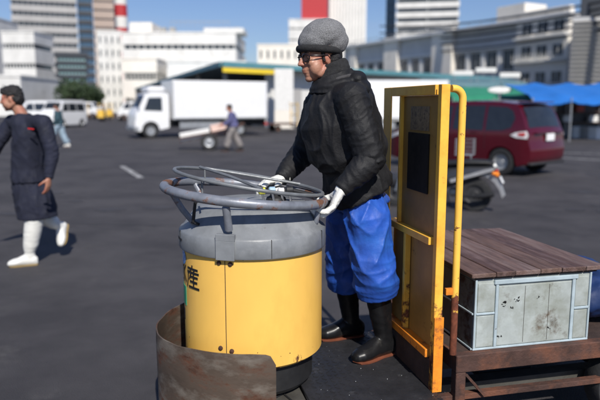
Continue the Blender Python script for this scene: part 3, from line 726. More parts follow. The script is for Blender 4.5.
    for S in 'LR':
        kn, an, toe = J[S+'kn'], J[S+'an'], J[S+'toe']
        up = unit(kn-an); fw = Vector(toe)-an; fw = unit(fw-up*fw.dot(up)); sd_ = up.cross(fw)
        if J.get('flat', True) and S != J.get('lifted', ''): up2 = Vector((0,0,1)); fw2 = unit(Vector((fw.x, fw.y, 0))); sd2 = up2.cross(fw2); so_ = Vector((an.x, an.y, ground+.011))
        else: up2, fw2, sd2 = up, fw, sd_; so_ = an-up*.075
        b = bmesh.new(); top = an+up*boot_h; bw = J.get('bw', 1.0)
        if boots is not None:
            loft(b, [(so_+up2*.06-fw2*.005, fw2*.052, sd2*.040), (an+up*.03, fw2*.050, sd2*.043), (an+up*.10, fw2*.056*bw, sd2*.052*bw), (an+up*boot_h*.6, fw2*.066*bw, sd2*.063*bw), (top-up*.02, fw2*.072*bw, sd2*.069*bw), (top, fw2*.074*bw, sd2*.071*bw)], 26)
            loft(b, [(so_-fw2*.078+up2*.030, sd2*.024, up2*.034), (so_-fw2*.050+up2*.042, sd2*.040, up2*.052), (so_+up2*.05, sd2*.042, up2*.060), (so_+fw2*.055+up2*.046, sd2*.045, up2*.056), (so_+fw2*.11+up2*.032, sd2*.052, up2*.042), (so_+fw2*.16+up2*.026, sd2*.050, up2*.036), (so_+fw2*.195+up2*.022, sd2*.034, up2*.026), (so_+fw2*.208+up2*.018, sd2*.015, up2*.013)], 22)
            bo = child('boot', b, max(vox,.005), 2, boots, lambda p, n: .0025*noise.noise(Vector((p.x*14,p.y*14,p.z*30))))
            b = bmesh.new()     # sole slab
            outl = [(-.082,.0),(-.070,.030),(-.03,.037),(.03,.036),(.09,.047),(.14,.049),(.18,.035),(.205,.0),(.18,-.035),(.14,-.049),(.09,-.047),(.03,-.036),(-.03,-.037),(-.070,-.030)]
            bot = [b.verts.new(so_+fw2*x+sd2*y-up2*.011+up2*(.010 if x > .19 else 0)-base) for x, y in outl]; tp = [b.verts.new(so_+fw2*x*1.02+sd2*y*1.05-up2*.003+up2*(.006 if x > .19 else 0)-base) for x, y in outl]
            b.faces.new(bot); b.faces.new(tp[::-1])
            for i in range(len(outl)): j = (i+1) % len(outl); b.faces.new([bot[i], tp[i], tp[j], bot[j]])
            obj('sole', b, sole or M['boot_sole'], bo)
    if glove:
        for S in 'LR':
            b = bmesh.new(); wr_ = J[S+'wr']; hd = unit(J[S+'hd'])
            cu = J.get(S+'cu', .6)
            hand_parts(b, wr_, hd, J[S+'pn'], J.get(S+'th', f), cu, 1.22, r=.0125)
            a_, b_ = frame_of(hd); loft(b, [(wr_-hd*.035, a_*.033, b_*.033), (wr_+hd*.02, a_*.032, b_*.030)], 16)
            child('glove', b, .0032, 2, glove, lambda p, n: .0018*noise.noise(p*60))
    # hair
    b = bmesh.new(); s = J.get('hs', 1.0)
    if hatfn is None:
        ell(b, P(-.018,0,.050), (.100*s,.084*s,.090*s), M3); ell(b, P(-.045,0,.0), (.072*s,.081*s,.085*s), M3)
        ell(b, P(.045,0,.085), (.055*s,.066*s,.040*s), M3)
        child('hair', b, max(.006, vox), 1, hairm, lambda p, n: .010*noise.noise(p*38)+.005*noise.noise(p*90))
    else:
        ell(b, P(-.050,0,-.005), (.060*s,.080*s,.060*s), M3); cap(b, P(.018,.070,.02), P(.014,.072,-.018), .011*s, .007*s); cap(b, P(.018,-.070,.02), P(.014,-.072,-.018), .011*s, .007*s)
        child('hair', b, .0045, 1, hairm, lambda p, n: .003*noise.noise(p*60))
        hatfn(root, base, P, M3, child)
    return root, base, P, M3, child
# ---------------- the driver
PZ = .302
J = dict(f=unit((-.97,-.20,0)), hf=unit((-.90,-.42,-.09)), hs=1.0,
    head=at(320,58,3.15), neck=at(338,84,3.15), chest=at(340,122,3.15), pelvis=at(356,183,3.17),
    Lsh=at(352,99,2.96), Lel=at(371,160,2.89), Lwr=at(342,189,2.845), Lhd=(-.42,-.10,-.80), Lpn=(-.85,.05,.40), Lth=(.0,1,.1), Lcu=[.72,.78,.80,.75],
    Rsh=at(320,104,3.34), Rel=at(303,153,3.40), Rwr=at(282,178,3.26), Rhd=(-.85,-.38,-.20), Rpn=(-.15,-.2,-.9), Rth=(.35,-.9,0), Rcu=[.9,.95,1.0,1.0],
    Lhp=at(363,193,3.07), Lkn=at(373,262,3.06), Lan=at(384,334,3.13), Ltoe=at(357,358,3.03),
    Rhp=at(350,192,3.28), Rkn=at(344,262,3.32), Ran=at(351,322,3.40), Rtoe=at(322,338,3.36), leg_w=.96, hem=.43, bulk=1.26, hemtilt=.045)
J['Lan'].z = PZ+.095; J['Ran'].z = PZ+.095
def driver_hat(root, base, P, M3, child):
    b = bmesh.new(); ell(b, P(-.026,0,.108), (.116,.104,.080), M3 @ Matrix.Rotation(.10,3,'Y')); ell(b, P(-.068,0,.074), (.084,.094,.076), M3); ell(b, P(.022,0,.084), (.084,.088,.064), M3)
    h = child('hat', b, .0055, 12, M['hat'], lambda p, n: .0030*noise.noise(p*26)+.006*noise.noise(p*9)+.003*(rdg(Vector((p.x*16,p.y*16,p.z*30)),2)-.5))
    b = bmesh.new(); pts = []
    for k in range(40):
        a = 2*PI*k/40; pts.append(P(.002+.100*math.cos(a), .084*math.sin(a), .052-.030*(1-math.cos(a))*.5))
    tube(b, pts, .0185, 12, True)
    # flaps over nape and the tops of the ears
    loft(b, [(P(-.078,0,.045), M3@V(.030,0,0), M3@V(0,.074,0)), (P(-.085,0,.0), M3@V(.026,0,0), M3@V(0,.064,0)), (P(-.085,0,-.035), M3@V(.022,0,0), M3@V(0,.052,0))], 20)
    child('hat_band', b, .0045, 2, M['knit_black'], par=h)
root, base, P, M3, child = person('person', 'person in grey beret, black jacket, blue trousers and rubber boots gripping the steering ring', J, .0048, M['jacket'], M['pants'], M['rubber_gloss'], M['skin'], M['hair'], glove=M['glove'], hatfn=driver_hat, ground=PZ, boot_h=.36, wr=1.0, jr=1.04)
# collar, neck warmer, glasses, hem
t = unit(J['neck']-J['chest'])
b = bmesh.new(); nk = J['neck']
loft(b, [(nk-t*.02, V(.088,0,0), V(0,.088,0)), (nk+V(-.020,0,.03), V(.086,0,.02), V(0,.080,0)), (nk+V(-.032,0,.075), V(.084,0,.03), V(0,.076,0)), (nk+V(-.038,0,.10), V(.072,0,.03), V(0,.068,0))], 30)
child('neck_warmer', b, .0055, 2, M['knit_black'], lambda p, n: .006*noise.noise(Vector((p.x*14,p.y*14,p.z*45))))
b = bmesh.new(); ring_ = []
for k in range(30):
    a = 2*PI*k/30; ring_.append(nk+V(-.012+.110*math.cos(a), .105*math.sin(a), .018-.048*(1-math.cos(a))*.5-.0))
tube(b, ring_, .020, 12, True)
ell(b, nk+V(.088,0,.022), (.055,.105,.045)); ell(b, nk+V(.105,.0,-.03), (.06,.13,.06)); loft(b, [(nk+V(-.02,0,-.05), V(.125,0,0), V(0,.13,0)), (nk+V(-.022,0,.0), V(.112,0,.02), V(0,.108,0)), (nk+V(-.03,0,.045), V(.100,0,.035), V(0,.094,0))], 30)
child('collar', b, .006, 2, M['jacket'], lambda p, n: .006*noise.noise(p*28))
b = bmesh.new(); ring_ = []
for k in range(30):
    a = 2*PI*k/30; ring_.append(nk+V(-.020+.098*math.cos(a), .094*math.sin(a), .045-.050*(1-math.cos(a))*.5))
tube(b, ring_, .010, 10, True); child('collar_lining', b, .0045, 1, M['fleece'])
b = bmesh.new()
for q in (1, -1):
    pts = [P(.097-.010*abs(math.cos(a))*(1 if math.cos(a)*q > 0 else -.2), q*.033+.0255*math.cos(a), .004+.0185*math.sin(a)*(1.0 if math.sin(a) > 0 else .95)) for a in [2*PI*k/20 for k in range(20)]]
    tube(b, [p-base for p in pts], .0042, 8, True)
    tube(b, [P(.092,q*.060,.012)-base, P(.07,q*.078,.012)-base, P(-.002,q*.084,.008)-base, P(-.014,q*.084,-.008)-base], .0028, 8)
tube(b, [P(.098,-.009,.008)-base, P(.103,0,.011)-base, P(.098,.009,.008)-base], .003, 8)
gl = obj('glasses', b, M['frames'], root)
for q in (1, -1):
    b = bmesh.new(); ell(b, P(.077,.031*q,.006)-base, (.0115,.0118,.0105), M3, 14); e = obj('eye', b, mat('eye', (.04,.025,.02), .15), root)
b = bmesh.new()
for q in (1, -1): tube(b, [P(.092,q*.018,.026)-base, P(.092,q*.034,.031)-base, P(.084,q*.050,.027)-base], [.0028,.0036,.002], 8)
obj('eyebrows', b, M['hair'], root)
# zip and shoulder seam, pocket flap
# ---------------- the passer-by on the left
Y1 = 6.25
J = dict(f=unit((-.93,-.36,0)), hf=unit((-.95,-.22,-.12)), head=at(12,99,Y1-.02), neck=at(22,115,Y1), chest=at(28,133,Y1), pelvis=at(29,176,Y1),
    Lsh=at(44,123,Y1-.20), Lel=at(52,152,Y1-.26), Lwr=at(49,178,Y1-.34), Lhd=(-.12,-.05,-1), Lpn=(-.9,.3,0), Lth=(-.5,-.6,0), Lcu=[.35,.4,.45,.5],
    Rsh=at(12,122,Y1+.14), Rel=at(-6,150,Y1+.10), Rwr=at(-24,165,Y1-.02), Rhd=(-.8,-.2,-.4), Rpn=(.3,-.5,-.6), Rth=(-.3,-.2,1), Rcu=[.5,.55,.6,.6],
    Lhp=at(34,180,Y1-.08), Lkn=at(35,215,Y1-.12), Lan=at(29,251,Y1-.12), Ltoe=at(4,262,Y1-.2),
    Rhp=at(26,180,Y1+.08), Rkn=at(40,214,Y1+.05), Ran=at(60,227,Y1+.24), Rtoe=at(64,249,Y1+.16), bw=1.28, flat=True, lifted='R')
J['Lan'].z = .10
M['navy'] = mat('navy', (.010,.012,.027), .85, var=.25, vs=7, bump=.3, bs=30)
M['boot_white'] = mat('boot_white', (.74,.73,.68), .45, var=.08, vs=10)
M['sole_tan'] = mat('sole_tan', (.35,.25,.10), .7)
r2, b2, P2, M32, ch2 = person('person', 'person in navy work jacket and white boots striding by on the left', J, .0085, M['navy'], M['navy'], M['boot_white'], M['skin'], M['hair'], skirt=True, boot_h=.40, wr=1.1, sole=M['sole_tan'])
bm = bmesh.new(); p = at(30,129,Y1-.30)-b2
box(bm, p+V(0,.02,0), (.06,.012,.014), Matrix.Rotation(R(8),3,'Y'), .003); obj('chest_badge', bm, M['red_lamp'], r2)
# ---------------- generic walkers further off
def walker(label, px, pyf, face, ht, jm, tm, stride=.28, group=None, lean=0.0, arms='swing', shoe=None):
    g = gp(px, pyf); f = unit((math.cos(face), math.sin(face), 0)); l = V(0,0,1).cross(f); k = ht/1.72
    def q(a, b_, c_): return g+f*(a+lean*max(0, c_-.9))*k+l*b_*k+V(0,0,c_*k)
    J = dict(f=f, head=q(.05,0,1.60), neck=q(.0,0,1.42), chest=q(0,0,1.26), pelvis=q(0,0,.96), hs=k)
    for S, s in (('L',1),('R',-1)):
        J[S+'sh'] = q(0,s*.18,1.38)
        if arms == 'push': J[S+'el'] = q(.12,s*.24,1.12); J[S+'wr'] = q(.36,s*.22,.98); J[S+'hd'] = f-V(0,0,.2)
        else: J[S+'el'] = q(-.06*s-.02,s*.23,1.12); J[S+'wr'] = q(.06*s+.04,s*.24,.90); J[S+'hd'] = V(0,0,-1)+f*.25
        J[S+'pn'] = -l*s; J[S+'th'] = f; J[S+'cu'] = .5
        J[S+'hp'] = q(0,s*.09,.92); J[S+'kn'] = q(stride*.5*s+.05,s*.10,.50); J[S+'an'] = q(stride*s,s*.10,.095); J[S+'toe'] = q(stride*s+.15,s*.11,.03)
    J['hem'] = .85
    return person('person', label, J, .014, jm, tm, shoe or M['rubber'], M['skin'], M['hair'], boot_h=.08, group=group)[0]
M['teal_cloth'] = mat('teal_cloth', (.03,.07,.09), .8); M['pale_jean'] = mat('pale_jean', (.25,.33,.40), .85, var=.15); M['purple_cloth'] = mat('purple_cloth', (.10,.10,.22), .8); M['grey_cloth'] = mat('grey_cloth', (.22,.20,.19), .8)
M['red_cloth'] = mat('red_cloth', (.40,.09,.07), .8)
M['pale_cloth'] = mat('pale_cloth', (.5,.42,.38), .8)
walker('person in dark teal top and pale trousers walking behind the navy-jacketed passer-by', 60, 147, R(175), 1.64, M['teal_cloth'], M['pale_jean'], stride=.30, shoe=M['boot_white'])
walker('person in violet-blue jacket pushing the long white handcart', 234, 151, R(188), 1.60, M['purple_cloth'], M['grey_cloth'], arms='push', lean=.15)
walker('small far person in grey jacket standing near the yellow vehicles', 104, 121, R(200), 1.65, M['grey_cloth'], M['black'], stride=.12)
walker('person in blue coat standing under the blue awning', 590, 134, R(180), 1.66, M['purple_cloth'], M['grey_cloth'], stride=.08)
# ================================================================== VEHICLES
def prof_w(tab, x):
    for (a, wa), (b, wb) in zip(tab, tab[1:]):
        if a <= x <= b: return wa+(wb-wa)*(x-a)/max(b-a, 1e-6)
    return tab[0][1] if x < tab[0][0] else tab[-1][1]
def car_shell(poly, L0, L1, hw, belt, ztop, tumble, nose=.16, tail=.08, cx=.14, cz=.09, crown=.03):
    """body from a side outline, wheel arches included; y-width follows height (tumblehome) and plan rounding"""
    def wid(x, z):
        w_ = hw
        if z > belt: w_ *= 1-tumble*((z-belt)/max(ztop-belt, .01))**1.3
        else: w_ *= 1-.05*((belt-z)/belt)**2
        d0, d1 = x-L0, L1-x
        if d0 < .5: w_ *= 1-nose*(1-max(d0,0)/.5)**2
        if d1 < .35: w_ *= 1-tail*(1-max(d1,0)/.35)**2
        return w_
    b = bmesh.new(); vs = [b.verts.new((x, 0, z)) for x, z in poly]; b.faces.new(vs)
    for x in np.arange(L0+.07, L1, cx): bmesh.ops.bisect_plane(b, geom=b.verts[:]+b.edges[:]+b.faces[:], plane_co=(x,0,0), plane_no=(1,0,0))
    for z in np.arange(.2, ztop, cz): bmesh.ops.bisect_plane(b, geom=b.verts[:]+b.edges[:]+b.faces[:], plane_co=(0,0,z), plane_no=(0,0,1))
    bmesh.ops.triangulate(b, faces=[f for f in b.faces if len(f.verts) > 4])
    b.verts.index_update()
    base = [(v.co.x, v.co.z) for v in b.verts]; faces = [[v.index for v in f.verts] for f in b.faces]
    bound = [(e.verts[0].index, e.verts[1].index) for e in b.edges if len(e.link_faces) == 1]; b.free()
    bm = bmesh.new(); lv = {}
    ys = [-1,-.985,-.93,-.8,-.5,0,.5,.8,.93,.985,1]
    A = [bm.verts.new((x, -wid(x,z), z)) for x, z in base]; B = [bm.verts.new((x, wid(x,z), z)) for x, z in base]
    for f in faces:
        bm.faces.new([A[i] for i in f]); bm.faces.new([B[i] for i in reversed(f)])
    bs = set(i for e in bound for i in e)
    for i in bs:
        x, z = base[i]; row = [A[i]]
        for y in ys[1:-1]:
            k = abs(y); dz = 0; dx = 0
            if z > belt*.7: dz = crown*(1-k**2)-.0
            dx = (-.07*(1-k**2) if x-L0 < .25 else 0)+(.05*(1-k**2) if L1-x < .2 else 0)
            row.append(bm.verts.new((x+dx, wid(x,z)*y, z+dz)))
        row.append(B[i]); lv[i] = row
    for i, j in bound:
        for k in range(len(ys)-1): bm.faces.new([lv[i][k], lv[i][k+1], lv[j][k+1], lv[j][k]])
    return bm, wid
def arch(cx, r, z0, n=10):
    """points of a wheel arch, from front (low x) to back"""
    a0 = math.asin(min(1, z0/ r)) if z0 < r else PI/2
    return [(cx-r*math.cos(t), .0+r*math.sin(t)+.0) for t in np.linspace(a0, PI-a0, n)]
def side_patch(wid, pts, off=.006, th=.012, both=(1,-1), cx=.18, cz=.12):
    """thin glazing or trim that follows the body side"""
    bm = bmesh.new()
    for s in both:
        b = bmesh.new(); b.faces.new([b.verts.new((x,0,z)) for x, z in pts])
        xs_ = [p[0] for p in pts]; zs_ = [p[1] for p in pts]
        for x in np.arange(min(xs_)+cx, max(xs_), cx): bmesh.ops.bisect_plane(b, geom=b.verts[:]+b.edges[:]+b.faces[:], plane_co=(x,0,0), plane_no=(1,0,0))
        for z in np.arange(min(zs_)+cz, max(zs_), cz): bmesh.ops.bisect_plane(b, geom=b.verts[:]+b.edges[:]+b.faces[:], plane_co=(0,0,z), plane_no=(0,0,1))
        b.verts.index_update(); base = [(v.co.x, v.co.z) for v in b.verts]; fs = [[v.index for v in f.verts] for f in b.faces]
        bound = [(e.verts[0].index, e.verts[1].index) for e in b.edges if len(e.link_faces) == 1]; b.free()
        O = [bm.verts.new((x, s*(wid(x,z)+off), z)) for x, z in base]; I = [bm.verts.new((x, s*(wid(x,z)+off-th), z)) for x, z in base]
        for f in fs: bm.faces.new([O[i] for i in f]); bm.faces.new([I[i] for i in reversed(f)])
        for i, j in bound: bm.faces.new([O[i], O[j], I[j], I[i]])
    return bm
def cross_patch(wid, line, y0=-.9, y1=.9, off=.012, th=.012, n=10, crown=.03, bow=.05, sgn=1):
    """windscreen / rear window: line = [(x,z),...] up the body profile, bowed like it"""
    bm = bmesh.new(); rows = []
    for i, (x, z) in enumerate(line):
        a = line[max(i-1,0)]; c = line[min(i+1,len(line)-1)]; t = V(c[0]-a[0],0,c[1]-a[1]).normalized(); nn = V(t.z,0,-t.x)*sgn
        row = []
        for d in (off, off-th):
            for k in range(n+1):
                y = y0+(y1-y0)*k/n; row.append(V(x+sgn*bow*(1-y*y), wid(x,z)*y, z+crown*(1-y*y))+nn*d)
        rows.append([bm.verts.new(v) for v in row])
    m_ = n+1
    for R0, R1 in zip(rows, rows[1:]):
        for k in range(n):
            bm.faces.new([R0[k], R0[k+1], R1[k+1], R1[k]]); bm.faces.new([R0[m_+k], R1[m_+k], R1[m_+k+1], R0[m_+k+1]])
        bm.faces.new([R0[0], R1[0], R1[m_], R0[m_]]); bm.faces.new([R0[n], R0[m_+n], R1[m_+n], R1[n]])
    for R0 in (rows[0], rows[-1]):
        for k in range(n): bm.faces.new([R0[k], R0[m_+k], R0[m_+k+1], R0[k+1]])
    return bm
def ubox(x0,x1,y0,y1,z0,z1,bev=.01):
    b = bmesh.new(); bx(b, x0,x1,y0,y1,z0,z1,bev); return b
M['car_red'] = mat('car_red', (.10,.004,.013), .20, var=.05, vs=2, coat=.6, metal=.25)
M['car_white'] = mat('car_white', (.78,.78,.78), .3, var=.03, vs=2, coat=.4)
M['car_yellow'] = mat('car_yellow', (.80,.50,.08), .4, var=.1, vs=2)
M['plastic'] = mat('plastic', (.03,.03,.032), .6)
# ---- red compact minivan. x: 0 nose .. 4.1 tail
t = thing('minivan', 'dark red minivan driving away on the right beyond the yellow frame', 'car')
RW = .315
af, ar = .78, 3.43
poly = [(.03,.40),(.05,.26),(af-.40,.22)]+[(af+ (x), z) for x, z in [(-.37*math.cos(a), .30+.37*math.sin(a)) for a in np.linspace(0.05,PI-.05,11)]]+[(af+.40,.20),(ar-.40,.20)]+[(ar+(-.37*math.cos(a)), .30+.37*math.sin(a)) for a in np.linspace(.05,PI-.05,11)]+\
    [(ar+.40,.24),(4.06,.30),(4.12,.42),(4.13,.60),(4.08,.80),(4.06,.98),(4.00,1.10),(3.90,1.36),(3.78,1.56),(3.66,1.635),(3.3,1.675),(2.6,1.69),(1.9,1.675),(1.55,1.63),(1.25,1.40),(.98,1.14),(.75,1.06),(.30,.93),(.10,.80),(.02,.60)]
bm, wid = car_shell(poly, 0, 4.13, .845, .95, 1.69, .17)
obj('body', bm, M['car_red'], t, sharp=40)
for sd in (1,-1): obj('side_window', side_patch(wid, [(1.28,1.06),(1.42,1.30),(1.66,1.54),(2.05,1.585),(2.05,1.03)], both=(sd,)), M['glass_dark'], t)
for sd in (1,-1): obj('side_window', side_patch(wid, [(2.12,1.03),(2.12,1.59),(2.95,1.59),(2.95,1.02)], both=(sd,)), M['glass_dark'], t)
for sd in (1,-1): obj('side_window', side_patch(wid, [(3.02,1.02),(3.02,1.585),(3.50,1.555),(3.66,1.47),(3.74,1.30),(3.66,1.10),(3.45,1.03)], both=(sd,)), M['glass_dark'], t)
obj('windscreen', cross_patch(wid, [(1.02,1.15),(1.25,1.40),(1.50,1.60)], sgn=-1, bow=.07), M['glass_dark'], t)
obj('rear_window', cross_patch(wid, [(4.00,1.08),(3.935,1.26),(3.90,1.36),(3.80,1.53)], -.86, .86), M['glass_dark'], t)
for s in (1,-1):
    b = bmesh.new()
    for i, (x, z0, z1) in enumerate(((3.80,.90,.99),(3.95,.88,1.0),(4.045,.88,1.01))): pass
    b = side_patch(wid, [(3.66,.93),(3.78,.99),(4.03,1.03),(4.07,.94),(4.05,.86),(3.80,.88)], .012, .02, (s,))
    obj('tail_lamp', b, M['lamp_clear'], t)
    obj('tail_lamp_inset', side_patch(wid, [(3.84,.93),(3.86,.98),(4.0,1.0),(4.02,.95),(3.98,.91)], .018, .008, (s,)), M['red_lamp'], t)
    b = bmesh.new(); ell(b, V(1.25, s*.93, 1.08), (.07,.10,.08)); obj('mirror', b, M['car_red'], t)
    obj('headlight', side_patch(wid, [(.10,.72),(.12,.82),(.5,.93),(.55,.86)], .01, .02, (s,)), M['lamp_clear'], t)
    obj('door_handle', ubox(2.62,2.80,s*.845-.012,s*.845+.018,.955,.985,.006), M['car_red'], t)
    obj('door_seam', side_patch(wid, [(2.085,.32),(2.085,1.0),(2.093,1.0),(2.093,.32)], .0015, .004, (s,)), M['black'], t)
    obj('door_seam', side_patch(wid, [(3.0,.60),(3.0,1.0),(3.008,1.0),(3.008,.60)], .0015, .004, (s,)), M['black'], t)
    obj('sill', side_patch(wid, [(af+.45,.20),(af+.45,.27),(ar-.45,.27),(ar-.45,.20)], .01, .03, (s,)), M['plastic'], t)
    for xx in (af, ar): wheel(t, (xx, s*.74, RW), RW, .20)
b = ubox(4.155,4.185,-.17,.17,.80,.96,.004); obj('number_plate', b, M['white_paint'], t)
b = ubox(4.10,4.17,-.60,.60,.97,1.0,.008); obj('tailgate_trim', b, M['car_red'], t)
b = bmesh.new(); bx(b, 3.95,4.17,-.76,.76,.27,.33,.02); obj('bumper_lip', b, M['plastic'], t)
b = bmesh.new(); bx(b, 3.68,3.90,-.62,.62,1.655,1.68,.01); obj('roof_spoiler', b, M['car_red'], t)
b = bmesh.new(); tube(b, [(3.92,-.25,1.42),(3.98,0,1.30),(4.0,.25,1.22)], .012, 6); obj('rear_wiper', b, M['black'], t)
b = bmesh.new(); bx(b, .9,3.6,-.6,.6,.18,.30); obj('underbody', b, M['black'], t)
van_yaw = R(-49)      # nose (-x) points away to the left: travel direction (-cos, +sin)
rear = gp(500,175.5)  # near rear wheel on the road
mx_ = Matrix.Rotation(van_yaw, 3, 'Z'); offv = mx_@V(ar, -.80, 0)
t.location = (rear.x-offv.x, rear.y-offv.y, 0); t.rotation_euler = (0,0,van_yaw)
# ---- kei vans, generic box van builder
def kei_van(name, label, loc_, rz, paint, group=None, Hh=1.85, L=3.35, hw=.735):
    t = thing(name, label, 'van', loc_, rz, group); af, ar = .60, 2.72
    ac = lambda cx: [(cx-.32*math.cos(a), .27+.32*math.sin(a)) for a in np.linspace(.05,PI-.05,9)]
    poly = [(.0,.45),(.03,.22),(af-.35,.2)]+ac(af)+[(af+.34,.2),(ar-.34,.2)]+ac(ar)+[(ar+.35,.22),(L-.02,.3),(L,.8),(L-.03,1.2),(L-.12,Hh-.08),(L-.25,Hh),(1.9,Hh+.02),(1.0,Hh),(.72,Hh-.08),(.38,1.28),(.16,1.05),(.02,.85)]
    bm, wd = car_shell(poly, 0, L, hw, 1.0, Hh, .13, nose=.08, tail=.04, cx=.3, cz=.2)
    obj('body', bm, paint, t, sharp=40)
    for a in ([(.55,1.12),(.82,1.66),(1.25,1.68),(1.25,1.12)],[(1.32,1.12),(1.32,1.68),(2.15,1.68),(2.15,1.12)],[(2.22,1.12),(2.22,1.68),(3.08,1.66),(3.12,1.12)]): [obj('side_window', side_patch(wd, a, both=(sd,)), M['glass_dark'], t) for sd in (1,-1)]
    obj('windscreen', cross_patch(wd, [(.38,1.28),(.42,1.34),(.70,Hh-.13)], -.88,.88, sgn=-1), M['glass_dark'], t)
    obj('rear_window', cross_patch(wd, [(L-.03,1.15),(L-.06,1.35),(L-.11,Hh-.15)], -.85,.85), M['glass_dark'], t)
    for s in (1,-1):
        obj('headlight', ubox(-.02,.06,s*.5-.12,s*.5+.12,.70,.84,.02), M['lamp_clear'], t); obj('tail_lamp', ubox(L-.05,L+.03,s*.62-.06,s*.62+.06,.72,1.0,.01), M['red_lamp'], t)
        for xx in (af, ar): wheel(t, (xx, s*.64, .27), .27, .15)
    obj('bumper', ubox(-.07,.12,-.66,.66,.28,.48,.03), M['plastic'], t); obj('bumper', ubox(L-.08,L+.06,-.66,.66,.28,.46,.03), M['plastic'], t)
    obj('number_plate', ubox(L+.035,L+.05,-.16,.16,.5,.66,.003), M['white_paint'], t); obj('number_plate', ubox(-.085,-.07,-.16,.16,.36,.44,.003), M['white_paint'], t)
    return t
k1 = kei_van('small_van', 'white small van parked rearmost left, behind the passer-by\'s head', gp(17,125), R(25), M['car_white'], 'white vans parked on the left')
dup(k1, gp(49,128), R(74), 'white small van right of the passer-by, showing its dark windscreen')
# ---- box truck
def box_truck(label, loc_, rz, Lb=5.0, zt=2.75):
    t = thing('box_truck', label, 'truck', loc_, rz)
    poly = [(0,.55),(.02,.35),(.25,.34)]+[(.72-.42*math.cos(a), .40+.42*math.sin(a)) for a in np.linspace(.05,PI-.05,9)]+[(1.30,.42),(1.62,.5),(1.62,2.08),(1.5,2.14),(.75,2.14),(.52,2.08),(.18,1.40),(.05,1.15)]
    bm, wd = car_shell(poly, 0, 1.62, .85, 1.1, 2.14, .07, nose=.05, tail=0, cx=.25, cz=.2); obj('cab', bm, M['car_white'], t, sharp=40)
    for sd in (1,-1): obj('side_window', side_patch(wd, [(.42,1.32),(.66,1.92),(1.30,1.94),(1.30,1.28)], both=(sd,)), M['glass_dark'], t)
    obj('windscreen', cross_patch(wd, [(.18,1.38),(.35,1.73),(.50,2.02)], -.9,.9, sgn=-1), M['glass_dark'], t)
    obj('wind_deflector', ubox(.65,1.55,-.7,.7,2.16,2.45,.12), M['car_white'], t)
    obj('cargo_box', ubox(1.78,1.78+Lb,-1.0,1.0,.88,zt,.03), M['car_white'], t)
    for s in (-1,1):
        for x in (1.80, 1.7+Lb):
            bm = bmesh.new(); bx(bm, x, x+.03, s*1.001, s*1.008, .95, zt-.08); obj('box_edge_trim', bm, M['alu'], t)
        bm = bmesh.new(); bx(bm, 1.85, 1.68+Lb, s*1.001, s*1.012, .90, .96); obj('lower_trim', bm, M['alu'], t)
        obj('cab_lamp', ubox(1.68+Lb,1.80+Lb,s*.8-.1,s*.8+.1,.55,.68,.01), M['red_lamp'], t)
    bm = bmesh.new(); bx(bm, 1.5,1.76+Lb,-.42,-.30,.55,.80); bx(bm, 1.5,1.76+Lb,.30,.42,.55,.80); obj('chassis', bm, M['black'], t)
    bm = bmesh.new(); bx(bm, 2.1,4.2,-.95,-.92,.45,.75); bx(bm, 2.1,4.2,.92,.95,.45,.75); obj('side_guard', bm, M['alu'], t)
    obj('fuel_tank', ubox(2.2,3.0,-.88,-.48,.42,.80,.05), M['black'], t)
    for s in (-1,1):
        obj('headlight', ubox(-.03,.06,s*.6-.14,s*.6+.14,.62,.80,.02), M['lamp_clear'], t)
        bm = bmesh.new(); bar(bm, (.30,s*.9,1.9), (.12,s*1.08,1.9), .02); bx(bm, .08,.14,s*1.08-.08,s*1.08+.08,1.55,1.95,.02); obj('mirror', bm, M['black'], t)
        wheel(t, (.72, s*.72, .37), .37, .22); wheel(t, (1.78+Lb*.70, s*.74, .37), .37, .30)
    obj('bumper', ubox(-.08,.18,-.82,.82,.36,.56,.03), M['alu'], t); obj('rear_bumper', ubox(1.7+Lb,1.78+Lb,-.9,.9,.42,.52,.01), M['alu'], t)
    return t
tr = box_truck('white box truck angled toward the left in front of the market roof', (0,0,0), R(28)); p = gp(174,138); _o = Matrix.Rotation(R(28),3,'Z')@V(1.78,-1.0,0); tr.location = (p.x-_o.x, p.y-_o.y, 0)
p = gp(360,130.5)
tr2 = dup(tr, (.35, 30.9, 0), R(4), 'white box truck parked behind the driver, mostly hidden by his back')
# ---- scooter, x: 0 rear axle .. -1.25 front axle
M['scoot'] = mat('scoot', (.035,.036,.04), .3, coat=.4); M['scoot_silver'] = mat('scoot_silver', (.42,.42,.43), .35, metal=.4)
s_ = thing('scooter', 'parked dark scooter with white mudguard flash, seen behind the yellow frame', 'scooter')
for xx, r_ in ((0,.255),(-1.22,.255)):
    wheel(s_, (xx,0,r_), r_, .10, rim='plastic')
b = bmesh.new(); loft(b, [(V(.30,0,.66), V(0,.07,0), V(0,0,.03)), (V(.18,0,.64), V(0,.12,0), V(0,0,.07)), (V(-.1,0,.58), V(0,.155,0), V(0,0,.13)), (V(-.40,0,.50), V(0,.15,0), V(0,0,.16)), (V(-.55,0,.42), V(0,.13,0), V(0,0,.14))], 20); obj('body', b, M['scoot'], s_)
b = bmesh.new(); loft(b, [(V(.26,0,.745), V(0,.08,0), V(0,0,.02)), (V(.15,0,.755), V(0,.12,0), V(0,0,.045)), (V(-.15,0,.745), V(0,.14,0), V(0,0,.055)), (V(-.45,0,.71), V(0,.11,0), V(0,0,.05)), (V(-.52,0,.69), V(0,.07,0), V(0,0,.03))], 20); obj('seat', b, M['black'], s_)
for q in (1,-1):
    b = bmesh.new(); bar(b, (.26,q*.13,.66), (-.35,q*.165,.46), .012, .055, .004); obj('side_trim', b, M['scoot_silver'], s_)
b = bmesh.new()      # rear mudguard: curved plate falling behind the wheel
pts = [(.10,.60),(.22,.575),(.32,.50),(.39,.40),(.44,.27)]
vs = []; 
for x, z in pts:
    for y in (-.075,.075): vs += [(x,y,z),(x-.030,y,z-.042)]
fs = []
